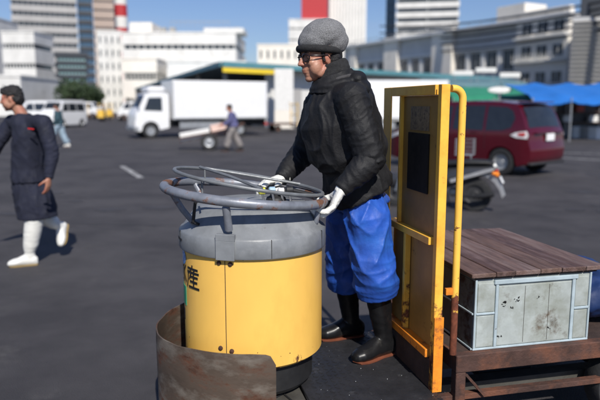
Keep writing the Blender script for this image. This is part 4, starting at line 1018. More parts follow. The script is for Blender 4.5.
for i in range(len(pts)-1):
    a = 4*i; fs += [(a,a+4,a+6,a+2),(a+1,a+3,a+7,a+5),(a,a+1,a+5,a+4),(a+2,a+6,a+7,a+3)]
fs += [(0,2,3,1),(16,17,19,18)]
add(b, vs, fs); obj('mudguard', b, M['scoot_silver'], s_)
b = bmesh.new(); box(b, (.315,0,.585), (.05,.13,.075), Matrix.Rotation(R(-20),3,'Y'), .012, 2); obj('tail_lamp', b, M['amber'], s_)
b = bmesh.new(); box(b, (.30,0,.635), (.05,.12,.035), Matrix.Rotation(R(-20),3,'Y'), .01, 2); obj('tail_lamp', b, M['red_lamp'], s_, 'red upper tail lamp')
for q in (1,-1):
    b = bmesh.new(); ell(b, V(.28,q*.12,.60), (.035,.03,.03)); obj('indicator', b, M['amber'], s_)
b = bmesh.new(); box(b, (.385,0,.50), (.008,.16,.11), Matrix.Rotation(R(-28),3,'Y'), .002); obj('number_plate', b, M['white_paint'], s_)
b = bmesh.new(); bx(b, -.95,-.50,-.15,.15,.28,.34,.03); obj('footboard', b, M['scoot'], s_)
b = bmesh.new(); loft(b, [(V(-.93,0,.30), V(0,.17,0), V(.05,0,0)), (V(-.98,0,.5), V(0,.20,0), V(.05,0,0)), (V(-1.06,0,.75), V(0,.17,0), V(.045,0,0)), (V(-1.10,0,.90), V(0,.10,0), V(.04,0,0))], 20); obj('leg_shield', b, M['scoot'], s_)
b = bmesh.new(); tube(b, [(-1.22,.07,.255),(-1.12,.06,.6),(-1.06,0,.95)], .018, 8); tube(b, [(-1.22,-.07,.255),(-1.12,-.06,.6),(-1.06,0,.94)], .018, 8); obj('fork', b, M['chrome'], s_)
b = bmesh.new(); tube(b, [(-.92,.34,1.0),(-1.02,.15,1.02),(-1.04,0,.98),(-1.02,-.15,1.02),(-.92,-.34,1.0)], .014, 8); obj('handlebar', b, M['black'], s_)
b = bmesh.new(); ell(b, V(-1.10,0,.98), (.09,.11,.09)); obj('headlight_cowl', b, M['scoot'], s_)
for q in (1,-1):
    b = bmesh.new(); tube(b, [(-.98,q*.22,1.02),(-.98,q*.28,1.16)], .006, 6); ell(b, V(-.98,q*.30,1.20), (.015,.06,.045)); obj('mirror', b, M['black'], s_)
b = bmesh.new(); ell(b, V(-1.22,0,.42), (.28,.075,.12)); obj('front_mudguard', b, M['scoot'], s_)
b = bmesh.new(); tube(b, [(-.35,-.13,.24),(.0,-.15,.24),(.08,-.16,.25),(.30,-.16,.30)], [.015,.02,.045,.04], 12); obj('exhaust', b, M['black'], s_)
b = bmesh.new(); bx(b, -.42,.08,.075,.14,.20,.34,.04); obj('engine_case', b, M['alu'], s_)
b = bmesh.new(); tube(b, [(-.45,.12,.25),(-.40,.22,.01)], .011, 6); obj('side_stand', b, M['black'], s_)
b = bmesh.new()          # wire basket on the rear carrier
for z in np.linspace(.86,1.10,5):
    tube(b, [(-.30,-.14,z),(-.04,-.14,z),(-.04,.14,z),(-.30,.14,z)], .003, 5, True)
for x in np.linspace(-.30,-.04,7):
    for y in (-.14,.14): tube(b, [(x,y,.86),(x,y,1.10)], .002, 5)
for y in np.linspace(-.14,.14,7):
    for x in (-.30,-.04): tube(b, [(x,y,.86),(x,y,1.10)], .002, 5)
    tube(b, [(-.30,y,.86),(-.04,y,.86)], .004, 5)
tube(b, [(-.08,0,.86),(-.08,0,.77)], .012, 6); tube(b, [(-.25,0,.86),(-.25,0,.77)], .012, 6)
obj('basket', b, M['alu'], s_)
g = gp(474,211); s_.location = (g.x, g.y, 0); s_.rotation_euler = (0, 0, R(-24))
# ---- handcart
hc_ = thing('handcart', 'long flat handcart with tilted white load pushed across the yard', 'handcart')
b = bmesh.new()
for y in (-.36,.36): bar(b, (-1.0,y,.42), (1.05,y,.78), .05, .06)
for x in np.linspace(-.95,.95,7): bar(b, (x,-.34,.455+ (x)*.176), (x,.34,.455+(x)*.176), .07, .02)
obj('cart_frame', b, M['wood2'], hc_)
b = bmesh.new(); tube(b, [(1.05,-.36,.78),(1.30,-.36,.95),(1.30,.36,.95),(1.05,.36,.78)], .018, 8); obj('push_handle', b, M['rust'], hc_)
for y in (-.44,.44): wheel(hc_, (.05,y,.30), .30, .07)
b = bmesh.new(); tube(b, [(.05,-.44,.30),(.05,.44,.30)], .02, 8); bar(b, (.05,-.34,.32), (.05,-.34,.55), .04); bar(b, (.05,.34,.32), (.05,.34,.55), .04); obj('axle', b, M['rust_dark'], hc_)
g = gp(208,149.5); hc_.location = (g.x, g.y, 0); hc_.rotation_euler = (0,0,R(8))
M['foam'] = mat('foam', (.78,.77,.74), .8, var=.05, vs=3)
M['pink_load'] = mat('pink_load', (.72,.52,.45), .7)
rot = Matrix.Rotation(R(8),3,'Z')@Matrix.Rotation(R(-10),3,'Y')
def boxobj(name, label, cat, p, s, m, rz=0, group=None, lidc=True, ry=0):
    o = thing(name, label, cat, p, rz, group); o.rotation_euler = (0, ry, rz)
    obj('box_body', ubox(-s[0]/2,s[0]/2,-s[1]/2,s[1]/2,0,s[2]*.78,.01), m, o)
    if lidc: obj('box_lid', ubox(-s[0]/2-.01,s[0]/2+.01,-s[1]/2-.01,s[1]/2+.01,s[2]*.785,s[2],.015), m, o)
    return o
c0_ = Vector((g.x, g.y, 0))
boxobj('foam_box', 'long white foam box lying forward on the handcart', 'box', c0_+Matrix.Rotation(R(8),3,'Z')@V(-.42,0,.42), (1.05,.62,.26), M['foam'], R(8), 'boxes on the handcart', ry=R(-10))
boxobj('foam_box', 'shorter cream box at the handle end of the handcart', 'box', c0_+Matrix.Rotation(R(8),3,'Z')@V(.52,0,.60), (.74,.60,.34), M['pink_load'], R(8), 'boxes on the handcart', ry=R(-10))
# ---- distant yellow drum trucks in the yard
def mini_turret(label, loc_, rz, group):
    t = thing('turret_truck', label, 'turret truck', loc_, rz, group)
    b = bmesh.new(); lathe(b, [(0,.35),(.36,.35),(.36,.95),(.34,1.05),(0,1.08)], (-1.1,0,0), 20); obj('drum_cover', b, M['car_yellow'], t)
    b = bmesh.new(); tube(b, [V(-1.1+.38*math.cos(a), .38*math.sin(a), 1.2) for a in [2*PI*k/16 for k in range(16)]], .025, 6, True); tube(b, [(-1.1,0,1.08),(-1.1,0,1.2),(-.74,0,1.2)], .02, 6); obj('steering_ring', b, M['grey_tube'], t)
    obj('bed', ubox(-.1,1.7,-.55,.55,.42,.52), M['rust'], t); obj('floor_plate', ubox(-1.45,-.1,-.5,.5,.26,.34), M['plate_grey'], t)
    b = bmesh.new()
    for y in (-.5,.5): tube(b, [(-.15,y,.3),(-.15,y,1.65),(-.05,y,1.7)], .03, 6)
    tube(b, [(-.15,-.5,1.6),(-.15,.5,1.6)], .03, 6); tube(b, [(-.15,-.5,1.0),(-.15,.5,1.0)], .03, 6); obj('head_frame', b, M['car_yellow'], t)
    for c in ((-1.1,0,.17),(1.1,.42,.2),(1.1,-.42,.2)): wheel(t, c, c[2], .12, rim='rust')
    return t
m1 = mini_turret('far yellow turret truck nearest the left vans', gp(90,119), R(20), 'yellow turret trucks across the yard')
dup(m1, gp(101,119.5), R(160), 'far yellow turret truck in the middle of the row')
dup(m1, gp(112,121), R(40), 'far yellow turret truck closest to the truck cab')
dup(m1, gp(292,131.5), R(205), 'yellow turret truck beside the white pillar under the roof')
dup(k1, gp(118,119.5), R(15), 'far white small van between the yellow turret trucks and the cab')
dup(k1, gp(100,117), R(170), 'farthest white small van behind the yellow turret trucks')
dup(m1, gp(80,118), R(100), 'far yellow turret truck seen end on beside the trees')
# ================================================================== BUILDINGS
M['b_white'] = mat('b_white', (.70,.69,.66), .8, var=.12, vs=.35, col2=(.52,.51,.48), c2=(.55,.75,.5))
M['b_cream'] = mat('b_cream', (.78,.73,.65), .8, var=.1, vs=.3, col2=(.62,.57,.50), c2=(.55,.75,.6))
M['b_grey'] = mat('b_grey', (.40,.39,.38), .8, var=.1, vs=.2)
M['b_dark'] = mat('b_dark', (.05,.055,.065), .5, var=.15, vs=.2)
M['b_brown'] = mat('b_brown', (.42,.33,.28), .75, var=.08, vs=.1)
M['b_slate'] = mat('b_slate', (.54,.54,.54), .75, var=.12, vs=.3)
M['b_teal'] = mat('b_teal', (.20,.32,.33), .3, var=.1, vs=.3)
M['b_glass'] = mat('b_glass', (.035,.045,.055), .15, var=.3, vs=.3)
M['b_glass_blue'] = mat('b_glass_blue', (.06,.12,.20), .15, var=.3, vs=.1)
M['concrete'] = mat('concrete', (.33,.32,.30), .85, var=.12, vs=1)
M['red_paint'] = mat('red_paint', (.45,.03,.035), .6)
M['trim_white'] = mat('trim_white', (.72,.71,.68), .7)
def building(name, label, X0, X1, ytop, Y, depth, floors, style, wall, glass='b_glass', bays=8, rz=0.0, Hh=None, z0=0.0, frac=.48, group=None, parapet=True, gf=0.0, cat='building', face=False):
    if face:
        a = at(X0, 104, Y); mid = at((X0+X1)/2, 104, Y); ph = math.atan2(mid.x, Y); k = (X1-300)/627.3
        W = (k*a.y-a.x)/(math.cos(ph)+k*math.sin(ph)); rz = -ph
    else:
        a = at(X0, 104, Y); W = at(X1, 104, Y+(depth if X1 < 300 else 0)).x-a.x
    W = float(W); Hh = Hh or at(300, ytop, Y).z
    t = thing(name, label, cat, (a.x, Y, 0), rz, group)
    fh = (Hh-gf-(.6 if parapet else 0))/floors; ins = .35
    if style == 'ribbon':
        b = bmesh.new()
        bx(b, 0, W, 0, depth, z0, gf+fh*.30) if gf+fh*.3 > z0 else None
        for k in range(floors):
            zb = gf+fh*k+fh*(.30+frac); zt = gf+fh*(k+1)+fh*.30 if k < floors-1 else Hh
            bx(b, 0, W, 0, depth, zb, zt)
        obj('wall', b, M[wall], t)
        for k in range(floors):
            za, zb = gf+fh*(k+.30)+.002, gf+fh*(k+.30+frac)-.002
            b = bmesh.new(); bx(b, ins, W-ins, ins, depth-ins, za, zb); wd = obj('window_band', b, M[glass], t)
            b = bmesh.new(); n = bays; pr = [(ins-.07, zb-.002)]
            for i in range(n+1):
                x = ins+(W-2*ins)*i/n; pr += [(x-.07, zb-.08), (x-.07, za+.002), (x+.07, za+.002), (x+.07, zb-.08)]
            pr = pr[:1]+pr[2:-1]+[(W-ins+.07, zb-.002)]; m_ = len(pr)
            add(b, [V(x, ins-.2, z) for x, z in pr]+[V(x, ins-.002, z) for x, z in pr], [tuple(range(m_)), tuple(range(2*m_-1, m_-1, -1))]+[(i, (i+1) % m_, m_+(i+1) % m_, m_+i) for i in range(m_)])
            obj('mullion', b, M[wall], wd)
    else:
        b = bmesh.new(); bw = W/bays; pier = bw*(1-frac); dp = .22
        bx(b, 0, W, dp, depth, z0, Hh)
        levels = []
        zprev = z0
        for k in range(floors):
            za = gf+fh*k+fh*.32; zb = gf+fh*k+fh*.80
            bx(b, 0, W, 0, dp-.001, zprev, za)
            for i in range(bays+1):
                xl = 0 if i == 0 else bw*i-pier/2; xr = W if i == bays else bw*i+pier/2
                bx(b, xl, xr, 0, dp-.001, za+.0005, zb-.0005)
            levels.append((za, zb)); zprev = zb
        bx(b, 0, W, 0, dp-.001, zprev, Hh); obj('wall', b, M[wall], t)
        for za, zb in levels:
            for i in range(bays):
                x0, x1 = bw*i+pier/2, bw*(i+1)-pier/2
                b = bmesh.new(); bx(b, x0+.01, x1-.01, dp-.06, dp-.003, za+.01, zb-.01); wn = obj('window', b, M[glass], t)
                b = bmesh.new(); xm = (x0+x1)/2; bx(b, xm-.03, xm+.03, dp-.10, dp-.062, za+.01, zb-.01); bx(b, x0-.0, x1+.0, -.10, -.002, za-.10, za-.02); obj('frame', b, M['alu'], wn)
    if parapet:
        b = bmesh.new(); bx(b, -.12, W+.12, -.12, -.004, Hh-.25, Hh+.05); bx(b, -.12, -.004, 0, depth, Hh-.25, Hh+.05); bx(b, W+.004, W+.12, 0, depth, Hh-.25, Hh+.05); obj('parapet', b, M[wall], t)
    return t, W, Hh
def roofbox(t, x0, x1, y0, y1, z0, z1, m, nm='roof_housing'): return obj(nm, ubox(x0,x1,y0,y1,z0+.003,z1,.02), M[m], t)
# far towers
building('office_tower', 'grey high-rise with long window bands at the far left', 17, 82, -60, 165, 25, 16, 'ribbon', 'b_grey', bays=12, frac=.42, face=True)
building('glass_tower', 'narrow dark glass tower between the grey and brown high-rises', 82.6, 97, -90, 175, 18, 22, 'ribbon', 'b_dark', 'b_glass_blue', bays=3, frac=.6, face=True)
building('apartment_tower', 'brown-pink plain tower left of the striped chimney', 97.6, 118, -90, 180, 18, 22, 'ribbon', 'b_brown', bays=4, frac=.22, face=True)
# striped chimney
p = at(124.5, 104, 215)
t = thing('chimney_stack', 'tall red and white banded chimney above the white buildings', 'chimney', (p.x, p.y, 0))
zs = [0]+[at(300, y, 215).z for y in (52, 40, 28, 17, 5, -7, -19, -31)]
for k in range(len(zs)-1):
    b = bmesh.new(); r0 = 2.3-k*.03; lathe(b, [(0,zs[k]+.003),(r0,zs[k]+.003),(r0-.03,zs[k+1]),(0,zs[k+1])], seg=32); obj('band', b, M['red_paint'] if k % 2 == 0 else M['trim_white'], t)
# left white blocks
building('warehouse', 'low white warehouse with dark eave at the far left edge', -40, 64, 75, 84, 15, 1, 'punched', 'b_white', bays=9, frac=.35, gf=1.0)
building('factory_block', 'stepped white block with small windows, leftmost', -30, 23, 13, 128, 16, 5, 'punched', 'b_white', bays=6, frac=.4)
building('factory_block', 'white block with long low windows in front of the grey high-rise', 6, 57, 31, 116, 9, 4, 'ribbon', 'b_white', bays=9, frac=.25)
building('glass_block', 'pale teal glazed block with dark base left of the trees', 58, 90, 52, 104, 12, 4, 'ribbon', 'b_dark', 'b_teal', bays=8, frac=.62, gf=5, face=True)
building('annex', 'cream annex beside the dark tower, behind the yellow trucks', 100, 124, 30, 122, 14, 6, 'punched', 'b_white', bays=4, frac=.3, face=True)
# white industrial complex in the middle
ta, W, Hh = building('cold_store', 'long white cold store with window strips behind the market roof', 124.5, 246, 32, 118, 20, 4, 'ribbon', 'b_white', bays=16, frac=.24)
roofbox(ta, 1, 5.2, 2, 10, Hh, Hh+2.0, 'b_cream'); roofbox(ta, 15, 22.5, 1.2, 9, Hh, Hh+.9, 'b_white')
b = bmesh.new()
for x in np.arange(9, 20, .9): bx(b, x, x+.06, .5, .56, Hh+.9, Hh+1.9)
bx(b, 9, 20, .48, .58, Hh+1.9, Hh+2.0); obj('roof_railing', b, M['alu'], ta)
for x in (6.5, 8.2, 20.5): roofbox(ta, x, x+1.1, 3, 4.2, Hh, Hh+1.2, 'concrete', 'roof_unit')
building('cold_store_wing', 'lower white wing with a dark strip beside the chimney', 124, 168, 58, 108, 8, 2, 'ribbon', 'b_cream', bays=8, frac=.28)
building('cold_store_wing', 'lower white wing with dark strip nearer the pale small block', 168.5, 250, 61, 106, 8, 2, 'ribbon', 'b_white', bays=12, frac=.2)
building('block', 'pale small block just left of the driver', 258, 299, 44, 135, 12, 4, 'punched', 'b_cream', bays=6, frac=.3)
# towers behind the driver
tb, W, Hh = building('tower_block', 'white tower with dark red rooftop panel right behind the beret', 289, 328, 19, 178, 20, 8, 'ribbon', 'b_white', bays=6, frac=.12, face=True)
roofbox(tb, 3.5, 10.8, 1, 8, Hh, Hh+9, 'red_paint')
b = bmesh.new(); tw = thing('slab_tower', 'tall pale ribbed tower right of the beret', 'building', (at(328.6,104,184).x, 184, 0)); Wt = at(365,104,184).x-at(328.6,104,184).x
Ht = at(300,-60,184).z; bx(b, 0, Wt, .4, 22, 0, Ht); obj('wall', b, M['b_white'], tw)
for i in range(12):
    b = bmesh.new(); x = Wt*i/12; bx(b, x+.02, x+Wt/24, 0, .396, 0, Ht); obj('rib', b, M['trim_white'], tw)
building('glass_tower', 'slim dark blue glass tower left of the striped white tower', 384, 393.5, -80, 205, 14, 24, 'ribbon', 'b_glass_blue', 'b_glass_blue', bays=2, frac=.5, face=True)
building('striped_tower', 'white tower with dark horizontal window stripes, centre right', 394, 456, -55, 188, 24, 17, 'ribbon', 'b_white', bays=2, frac=.46, face=True)
# long building on the right, in perspective
far = Vector((10.9,114,0)); tL = thing('market_hall', 'long slate and cream market hall receding on the right with thick pale piers', 'building', far, math.atan2(-.882,.47))
HB = 12.2; LB = 44.5
b = bmesh.new(); bx(b, -6, LB, .3, 16, 0, HB-.4); obj('wall', b, M['b_slate'], tL)
for x0, x1, e in ((-3,-1,0),(7.7,11.4,0),(20,24.5,0),(36.5,44.45,1)):
    b = bmesh.new(); bx(b, x0, x1, -.5, .295, 0, HB+.25-(.0 if not e else -.6), .03); pr = obj('pier', b, M['b_cream'], tL)
    if e:
        for za in (4.2, 7.4, 10.2):
            for x in (37.6, 40.0, 42.4):
                b = bmesh.new(); bx(b, x, x+1.4, -.56, -.503, za, za+1.3); wn = obj('window', b, M['b_glass'], pr); b = bmesh.new(); bx(b, x-.1, x+1.5, -.66, -.503, za-.2, za-.08); bx(b, x+.66,x+.74,-.60,-.563,za,za+1.3); obj('sill', b, M['trim_white'], wn)
        b = bmesh.new()
        for z in (3.6, 6.7, 9.6): bx(b, x0-.05, x1+.1, -1.1, -.51, z, z+.22)
        for x in np.arange(x0, x1, .5):
            for z in (3.8, 6.9): bx(b, x, x+.04, -1.08, -1.04, z+.03, z+.9)
        obj('balcony', b, M['b_white'], pr)
b = bmesh.new(); bx(b, -6.3, LB+.3, -.9, 16.2, HB-.39, HB-.0); obj('roof_slab', b, M['b_slate'], tL)
for xa, xb in ((-1,7.7),(11.4,20),(24.5,36.5)):
    n = 3 if xb-xa < 10 else 4
    b = bmesh.new(); bx(b, xa+.05, xb-.05, -.15, .295, 8.9, 9.2); obj('string_course', b, M['trim_white'], tL)
    for i in range(n):
        s = (xb-xa)/n; x = xa+s*i+s*.15
        b = bmesh.new(); bx(b, x, x+s*.62, .16, .295, 6.1, 8.6); wn = obj('window', b, M['b_glass'], tL)
        b = bmesh.new(); bx(b, x+s*.62+.01, x+s*.84, .05, .295, 6.0, 8.7); obj('shutter', b, M['trim_white'], tL)
        b = bmesh.new(); bx(b, x+s*.3-.04, x+s*.3+.04, .10, .157, 6.1, 8.6); bx(b, x-.05, x+s*.62+.0, .02, .157, 5.95, 6.08); obj('frame', b, M['alu'], wn)
roofbox(tL, 31.5, 36.3, 1, 5, HB, HB+2.3, 'b_cream'); roofbox(tL, 33, 35.8, 5.5, 8, HB, HB+1.4, 'concrete')
b = bmesh.new()
for x in np.arange(-5,44,2.2): bx(b, x, x+.06, -.7, -.64, HB+.003, HB+.55)
bx(b, -5,44,-.71,-.63,HB+.55,HB+.62); obj('roof_railing', b, M['alu'], tL)
# louvred building at the right edge
tR = thing('louvred_building', 'grey building with horizontal louvres and dark roof storey at the right edge', 'building', (at(567,104,62).x, 62, 0), -math.atan(300/627))
Wr = 14; Hr = at(300, 17, 62).z
b = bmesh.new(); bx(b, 0, Wr, .4, 14, 0, Hr); obj('wall', b, M['b_slate'], tR)
for k in range(17):
    z = 3.2+k*.42
    if z > Hr-.3: break
    b = bmesh.new(); box(b, (Wr/2, .18, z), (Wr, .36, .05), Matrix.Rotation(R(28),3,'X')); obj('louvre', b, M['concrete'], tR)
roofbox(tR, .6, 12, .9, 10, Hr, Hr+2.6, 'b_dark', 'roof_storey')
# ---- market roof
C1 = at(222,62,40); zc = C1.z
L1_ = at(135,90,110); L1_.z = zc; R1 = at(500,79,64); R1.z = zc
M['teal'] = mat('teal', (.10,.26,.30), .6, var=.12, vs=.5); M['roof_sheet'] = mat('roof_sheet', (.22,.30,.33), .6, var=.1, vs=.4); M['yel'] = mat('yel', (.85,.62,.04), .6)
sh = thing('market_roof', 'low market shed with teal edge, yellow band and dark open bays', 'canopy', (C1.x, C1.y, 0))
o3 = Vector((C1.x, C1.y, 0)); a = C1-o3; l_ = L1_-o3; r_ = R1-o3; bk = l_+r_-a
b = bmesh.new()
for zt, zb in ((0,-.12),):
    add(b, [a+V(0,0,zt), r_+V(0,0,zt), bk+V(0,0,zt), l_+V(0,0,zt), a+V(0,0,zb), r_+V(0,0,zb), bk+V(0,0,zb), l_+V(0,0,zb)], [(0,1,2,3),(7,6,5,4),(0,4,5,1),(1,5,6,2),(2,6,7,3),(3,7,4,0)])
obj('roof_sheet', b, M['roof_sheet'], sh)
n1 = unit(V((r_-a).y, -(r_-a).x, 0)); n2 = unit(V(-(l_-a).y, (l_-a).x, 0)); 
if n2.x > 0: n2 = -n2
def fascia(p, q, nn, z0, z1, m, nm, off=.06):
    b = bmesh.new(); p = Vector(p); q = Vector(q); t_ = [p+nn*off, q+nn*off, q+nn*(off+.08), p+nn*(off+.08)]
    add(b, [V(v.x,v.y,z0) for v in t_]+[V(v.x,v.y,z1) for v in t_], [(0,1,2,3),(7,6,5,4),(0,4,5,1),(1,5,6,2),(2,6,7,3),(3,7,4,0)]); return obj(nm, b, m, sh)
fascia(a, r_, n1, zc-.30, zc+.05, M['teal'], 'fascia'); fascia(a, l_, n2, zc-.28, zc+.04, M['teal'], 'fascia')
fascia(a, a.lerp(r_,.125), n1, zc-.62, zc-.31, M['yel'], 'yellow_band', .03)
ur = unit(r_-a); ul = unit(l_-a); LR = (r_-a).length
# pillars and white loading-bay walls
for px in (275,):
    g = at(284,104,41.5); b = bmesh.new(); bx(b, g.x-o3.x-.62, g.x-o3.x+.62, 41.5-o3.y, 42.4-o3.y, 1.2, zc-.33, .02); pl_ = obj('pillar', b, M['trim_white'], sh)
    b = bmesh.new(); bx(b, g.x-o3.x-.64, g.x-o3.x+.64, 41.47-o3.y, 42.43-o3.y, 0, 1.197, .02); obj('pillar_base', b, M['b_cream'], pl_)
for f in (.02,.16,.30,.45,.62,.8,.97):
    p = a.lerp(l_, f)+ur*.6; b = bmesh.new(); bx(b, p.x-.15, p.x+.15, p.y-.15, p.y+.15, 0, zc-.13); obj('post', b, M['concrete'], sh)
Mw = Matrix.Rotation(math.atan2(ur.y, ur.x), 3, 'Z')
p0 = a+ur*4.6; p1 = r_-ur*.5
for k in range(7):
    q0 = p0.lerp(p1, k/7)+V(-n1.x,-n1.y,0)*1.2; q1 = p0.lerp(p1,(k+1)/7)+V(-n1.x,-n1.y,0)*1.2
    c = (q0+q1)/2; Lk = (q1-q0).length
    b = bmesh.new(); box(b, (c.x, c.y, (zc-.2)/2), (Lk-.03, .15, zc-.26), Mw); bay = obj('bay_wall', b, M['trim_white'], sh)
    b = bmesh.new(); cc2 = c+n1*.11; box(b, (cc2.x, cc2.y, 1.45), (Lk*.6, .05, 2.5), Mw, .01); obj('roller_door', b, M['b_white'] if k % 2 else M['b_grey'], sh)
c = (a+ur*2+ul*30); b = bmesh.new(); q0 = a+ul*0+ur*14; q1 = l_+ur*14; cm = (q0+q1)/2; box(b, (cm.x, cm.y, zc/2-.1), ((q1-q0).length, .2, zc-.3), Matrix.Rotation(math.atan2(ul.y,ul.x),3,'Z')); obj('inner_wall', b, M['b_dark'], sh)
# ---- awnings on the right
def awning(label, X0, X1, Y, z, dep, m, posts, sag=.25, tilt=.5, cat='awning'):
    a_ = at(X0,104,Y); c_ = at(X1,104,Y); W_ = c_.x-a_.x
    t = thing('awning', label, cat, (a_.x, Y, 0)); b = bmesh.new(); nx, ny = 26, 8; vs = []
    for th in (0, -.02):
        for j in range(ny+1):
            for i in range(nx+1):
                u, v = i/nx, j/ny; zz = z+tilt*v-sag*abs(math.sin(u*PI*posts))*.5+.05*noise.noise((u*9,v*6,X0))+th
                if j == 0: zz -= .18+.05*noise.noise((u*14,0,1))
                vs.append((u*W_, v*dep if j else -.02, zz))
    n_ = (nx+1)*(ny+1); fs = []
    for o_ in (0, n_):
        for j in range(ny):
            for i in range(nx):
                k = o_+j*(nx+1)+i; q = (k,k+1,k+nx+2,k+nx+1); fs.append(q if o_ == 0 else q[::-1])
    add(b, vs, fs); obj('cloth', b, m, t, sharp=60)
    for i in range(posts+1):
        for yy in (.05, dep-.05):
            b = bmesh.new(); tube(b, [(W_*i/posts, yy, 0), (W_*i/posts, yy, z+(tilt*yy/dep)-.03)], .035, 8); obj('post', b, M['alu'], t)
    return t, W_
M['blue_awn'] = mat('blue_awn', (.02,.16,.52), .6, var=.12, vs=1.2); M['green_awn'] = mat('green_awn', (.03,.24,.13), .6, var=.12, vs=1.2)
zb_ = at(300,97,27).z
awning('sagging bright blue awning over stalls at the right', 533, 650, 27, zb_, 4.5, M['blue_awn'], 3, tilt=.78, sag=.3)
awning('flat green awning just above the minivan roof', 453, 536, 31, at(300,97,31).z, 4, M['green_awn'], 2, tilt=.6, sag=.08)
M['teal_awn'] = mat('teal_awn', (.12,.22,.24), .6)
awning('dull teal awning between the market hall and the green awning', 430, 530, 44, at(300,84,44).z, 5, M['teal_awn'], 3, tilt=.6, sag=.05)
def oval_sign(label, px, py, Y, w_, h_, grp=None):
    p = at(px, py, Y); t = thing('oval_sign', label, 'sign', (p.x, p.y, 0), group=grp); b = bmesh.new()
    tube(b, [(0,-.04,p.z),(0,-.03,p.z),(0,.03,p.z),(0,.04,p.z)], [.42,.46,.46,.42], 28)
    for v in b.verts: v.co = V(v.co.x*w_/.92, v.co.y, p.z+(v.co.z-p.z)*h_/.92)
    obj('sign_face', b, M['trim_white'], t); b = bmesh.new(); bx(b, -.03,.03,.045,.10,0,p.z+h_*.3); obj('post', b, M['alu'], t)
oval_sign('white oval sign hung in front of the green awning', 500, 90, 30, 1.15, .30)
for lab, px, py in (('small white sign board above the teal awning, leftmost of three', 463, 73), ('small white sign board above the teal awning, middle of three', 486, 70), ('small white sign board above the teal awning, rightmost of three', 510, 75)):
    p = at(px, py, 46); t = thing('sign_board', lab, 'sign', (p.x, p.y, 0), group='white boards above the teal awning')
    obj('board', ubox(-.75,.75,-.05,.05,p.z-.17,p.z+.17,.02), M['b_white'], t)
    b = bmesh.new()
    for x in (-.6,.6): tube(b, [(x,.08,0),(x,.08,p.z+.1)], .03, 6)
    obj('post', b, M['alu'], t)
# stall fronts, crates and goods under the awnings
tS = thing('stall', 'dark open stall with shelves under the blue awning', 'stall', (at(530,104,31).x, 31, 0))
obj('back_wall', ubox(0,6,.6,.7,0,2.3,.005), M['b_dark'], tS)
for z in (.7, 1.2, 1.7): obj('shelf', ubox(.1,5.9,.1,.58,z,z+.04,.004), M['wood2'], tS)
for i, (x, z, s, m) in enumerate(((.4,.74,.35,'foam'),(.9,.74,.30,'crate_wall'),(2.0,.74,.4,'foam'),(2.6,1.24,.35,'red_cloth'),(3.3,.74,.4,'foam'),(4.2,1.24,.4,'foam'),(4.9,.74,.35,'teal'),(1.2,1.24,.35,'foam'))):
    lab = ['white box at the left end of the lower stall shelf','grey box beside the end box on the lower stall shelf','white box left of the middle of the lower stall shelf','red box on the middle stall shelf','white box right of the middle of the lower stall shelf','white box at the right of the middle stall shelf','teal box toward the right of the lower stall shelf','white box at the left of the middle stall shelf'][i]
    boxobj('goods_box', lab, 'box', Vector((at(530,104,31).x+x, 31.34, z+.001)), (s,.35,.32), M[m], 0, 'boxes on the stall shelves')
tG = thing('stall', 'pale stall counter under the green awning behind the minivan', 'stall', (at(455,104,33).x, 33, 0))
obj('counter', ubox(0,3.4,0,.8,0,.95,.01), M['b_white'], tG); obj('back_wall', ubox(0,3.6,1.6,1.7,0,2.3,.01), M['b_dark'], tG); obj('side_panel', ubox(3.3,3.4,.82,1.58,0,2.2,.005), M['b_white'], tG)
for k in range(5):
    boxobj('foam_box', ['white foam box at the left end of the counter','white foam box second along the counter','white foam box in the middle of the counter','white foam box fourth along the counter','white foam box at the right end of the counter'][k], 'box', Vector((at(455,104,33).x+.35+k*.66, 33.35, .952)), (.55,.4,.3), M['foam'], 0, 'foam boxes on the counter')
# parked dark car and handcarts right
M['car_grey'] = mat('car_grey', (.06,.06,.065), .3, coat=.4)
k4 = kei_van('small_van', 'dark grey small van parked beyond the minivan tail', gp(566,133), R(12), M['car_grey'], Hh=1.55, L=3.3)
m5 = dup(tr, (0,0,0), 0, 'x') if False else None
# crates near right edge
for i, (px, py, m) in enumerate(((578,138,'foam'),(588,138.5,'concrete'),(597,139,'foam'))):
    g = gp(px, py); boxobj('crate', ['white crate stack end piece nearest the dark van','grey crate between two white crates at the right edge','white crate at the very right edge of the yard'][i], 'crate', g, (.6,.5,.55), M[m], R(10*i), 'crates on the ground at the right')
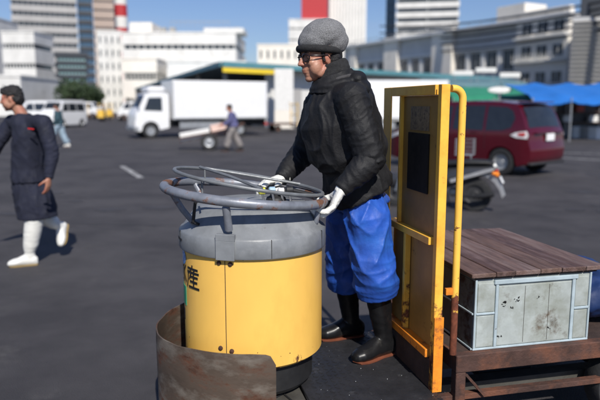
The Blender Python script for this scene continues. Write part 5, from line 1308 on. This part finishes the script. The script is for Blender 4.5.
# ---- trees at the end of the yard
M['leaf'] = mat('leaf', (.045,.075,.03), .7, var=.5, vs=2); M['bark'] = mat('bark', (.10,.075,.055), .9)
def tree(label, loc_, h, r, seed):
    rnd = random.Random(seed); t = thing('tree', label, 'tree', loc_, group='trees at the end of the yard')
    b = bmesh.new(); tube(b, [(0,0,0),(.1,0,h*.3),(.0,.1,h*.6),(.1,.1,h*.85)], [.22,.17,.11,.04], 8)
    for k in range(6):
        a_ = k*1.05; z = h*(.3+.08*k); tube(b, [(.08,0,z),(r*.5*math.cos(a_), r*.5*math.sin(a_), z+h*.15)], [.08,.02], 6)
    obj('trunk', b, M['bark'], t)
    b = bmesh.new(); blobs = [(Vector((rnd.uniform(-1,1)*r*.7, rnd.uniform(-1,1)*r*.7, h*rnd.uniform(.42,.92))), rnd.uniform(.25,.5)*r) for _ in range(14)]
    for c, rr in blobs:
        for _ in range(110):
            d = Vector((rnd.gauss(0,1), rnd.gauss(0,1), rnd.gauss(0,1))).normalized()*rr*rnd.uniform(.5,1.05); p = c+d; s = rnd.uniform(.10,.22)
            n_ = Vector((rnd.gauss(0,1), rnd.gauss(0,1), rnd.gauss(.6,1))).normalized(); u_, v_ = frame_of(n_)
            add(b, [p-u_*s, p-v_*s*.6, p+u_*s, p+v_*s*.6], [(0,1,2,3)])
    me = bpy.data.meshes.new('crown'); b.to_mesh(me); b.free(); obj('crown', None, M['leaf'], t, me=me)
    return t
for i, (px, h, r) in enumerate(((68,4.2,1.8),(77,5.2,2.2),(87,4.6,2.0),(95,3.8,1.6))):
    tree(['leafy tree leftmost at the yard end','tallest leafy tree at the yard end','leafy tree right of the tallest at the yard end','smallest leafy tree nearest the cream annex'][i], at(px,104,88+i*1.5)*1.0-Vector((0,0,H)), h, r, i)
# ---- overhead wires
for i, (y0, y1) in enumerate(((14,-8),(21,-1),(27,6),(33,13),(40,21))):
    A = at(380, y0+12, 120); B = at(720, y1-14, 48); n = 24; b = bmesh.new()
    pts = [A.lerp(B, k/(n-1))-Vector((0,0,1.2*math.sin(PI*k/(n-1)))) for k in range(n)]
    tube(b, [p-A for p in pts], .11, 5); o = obj('power_line', b, M['black']); o.location = A
    tag(o, ['topmost overhead wire crossing the sky at upper right','second overhead wire from the top at upper right','third overhead wire from the top at upper right','fourth overhead wire, skimming the hall roof','lowest overhead wire at upper right'][i], 'power line', 'wires across the sky')
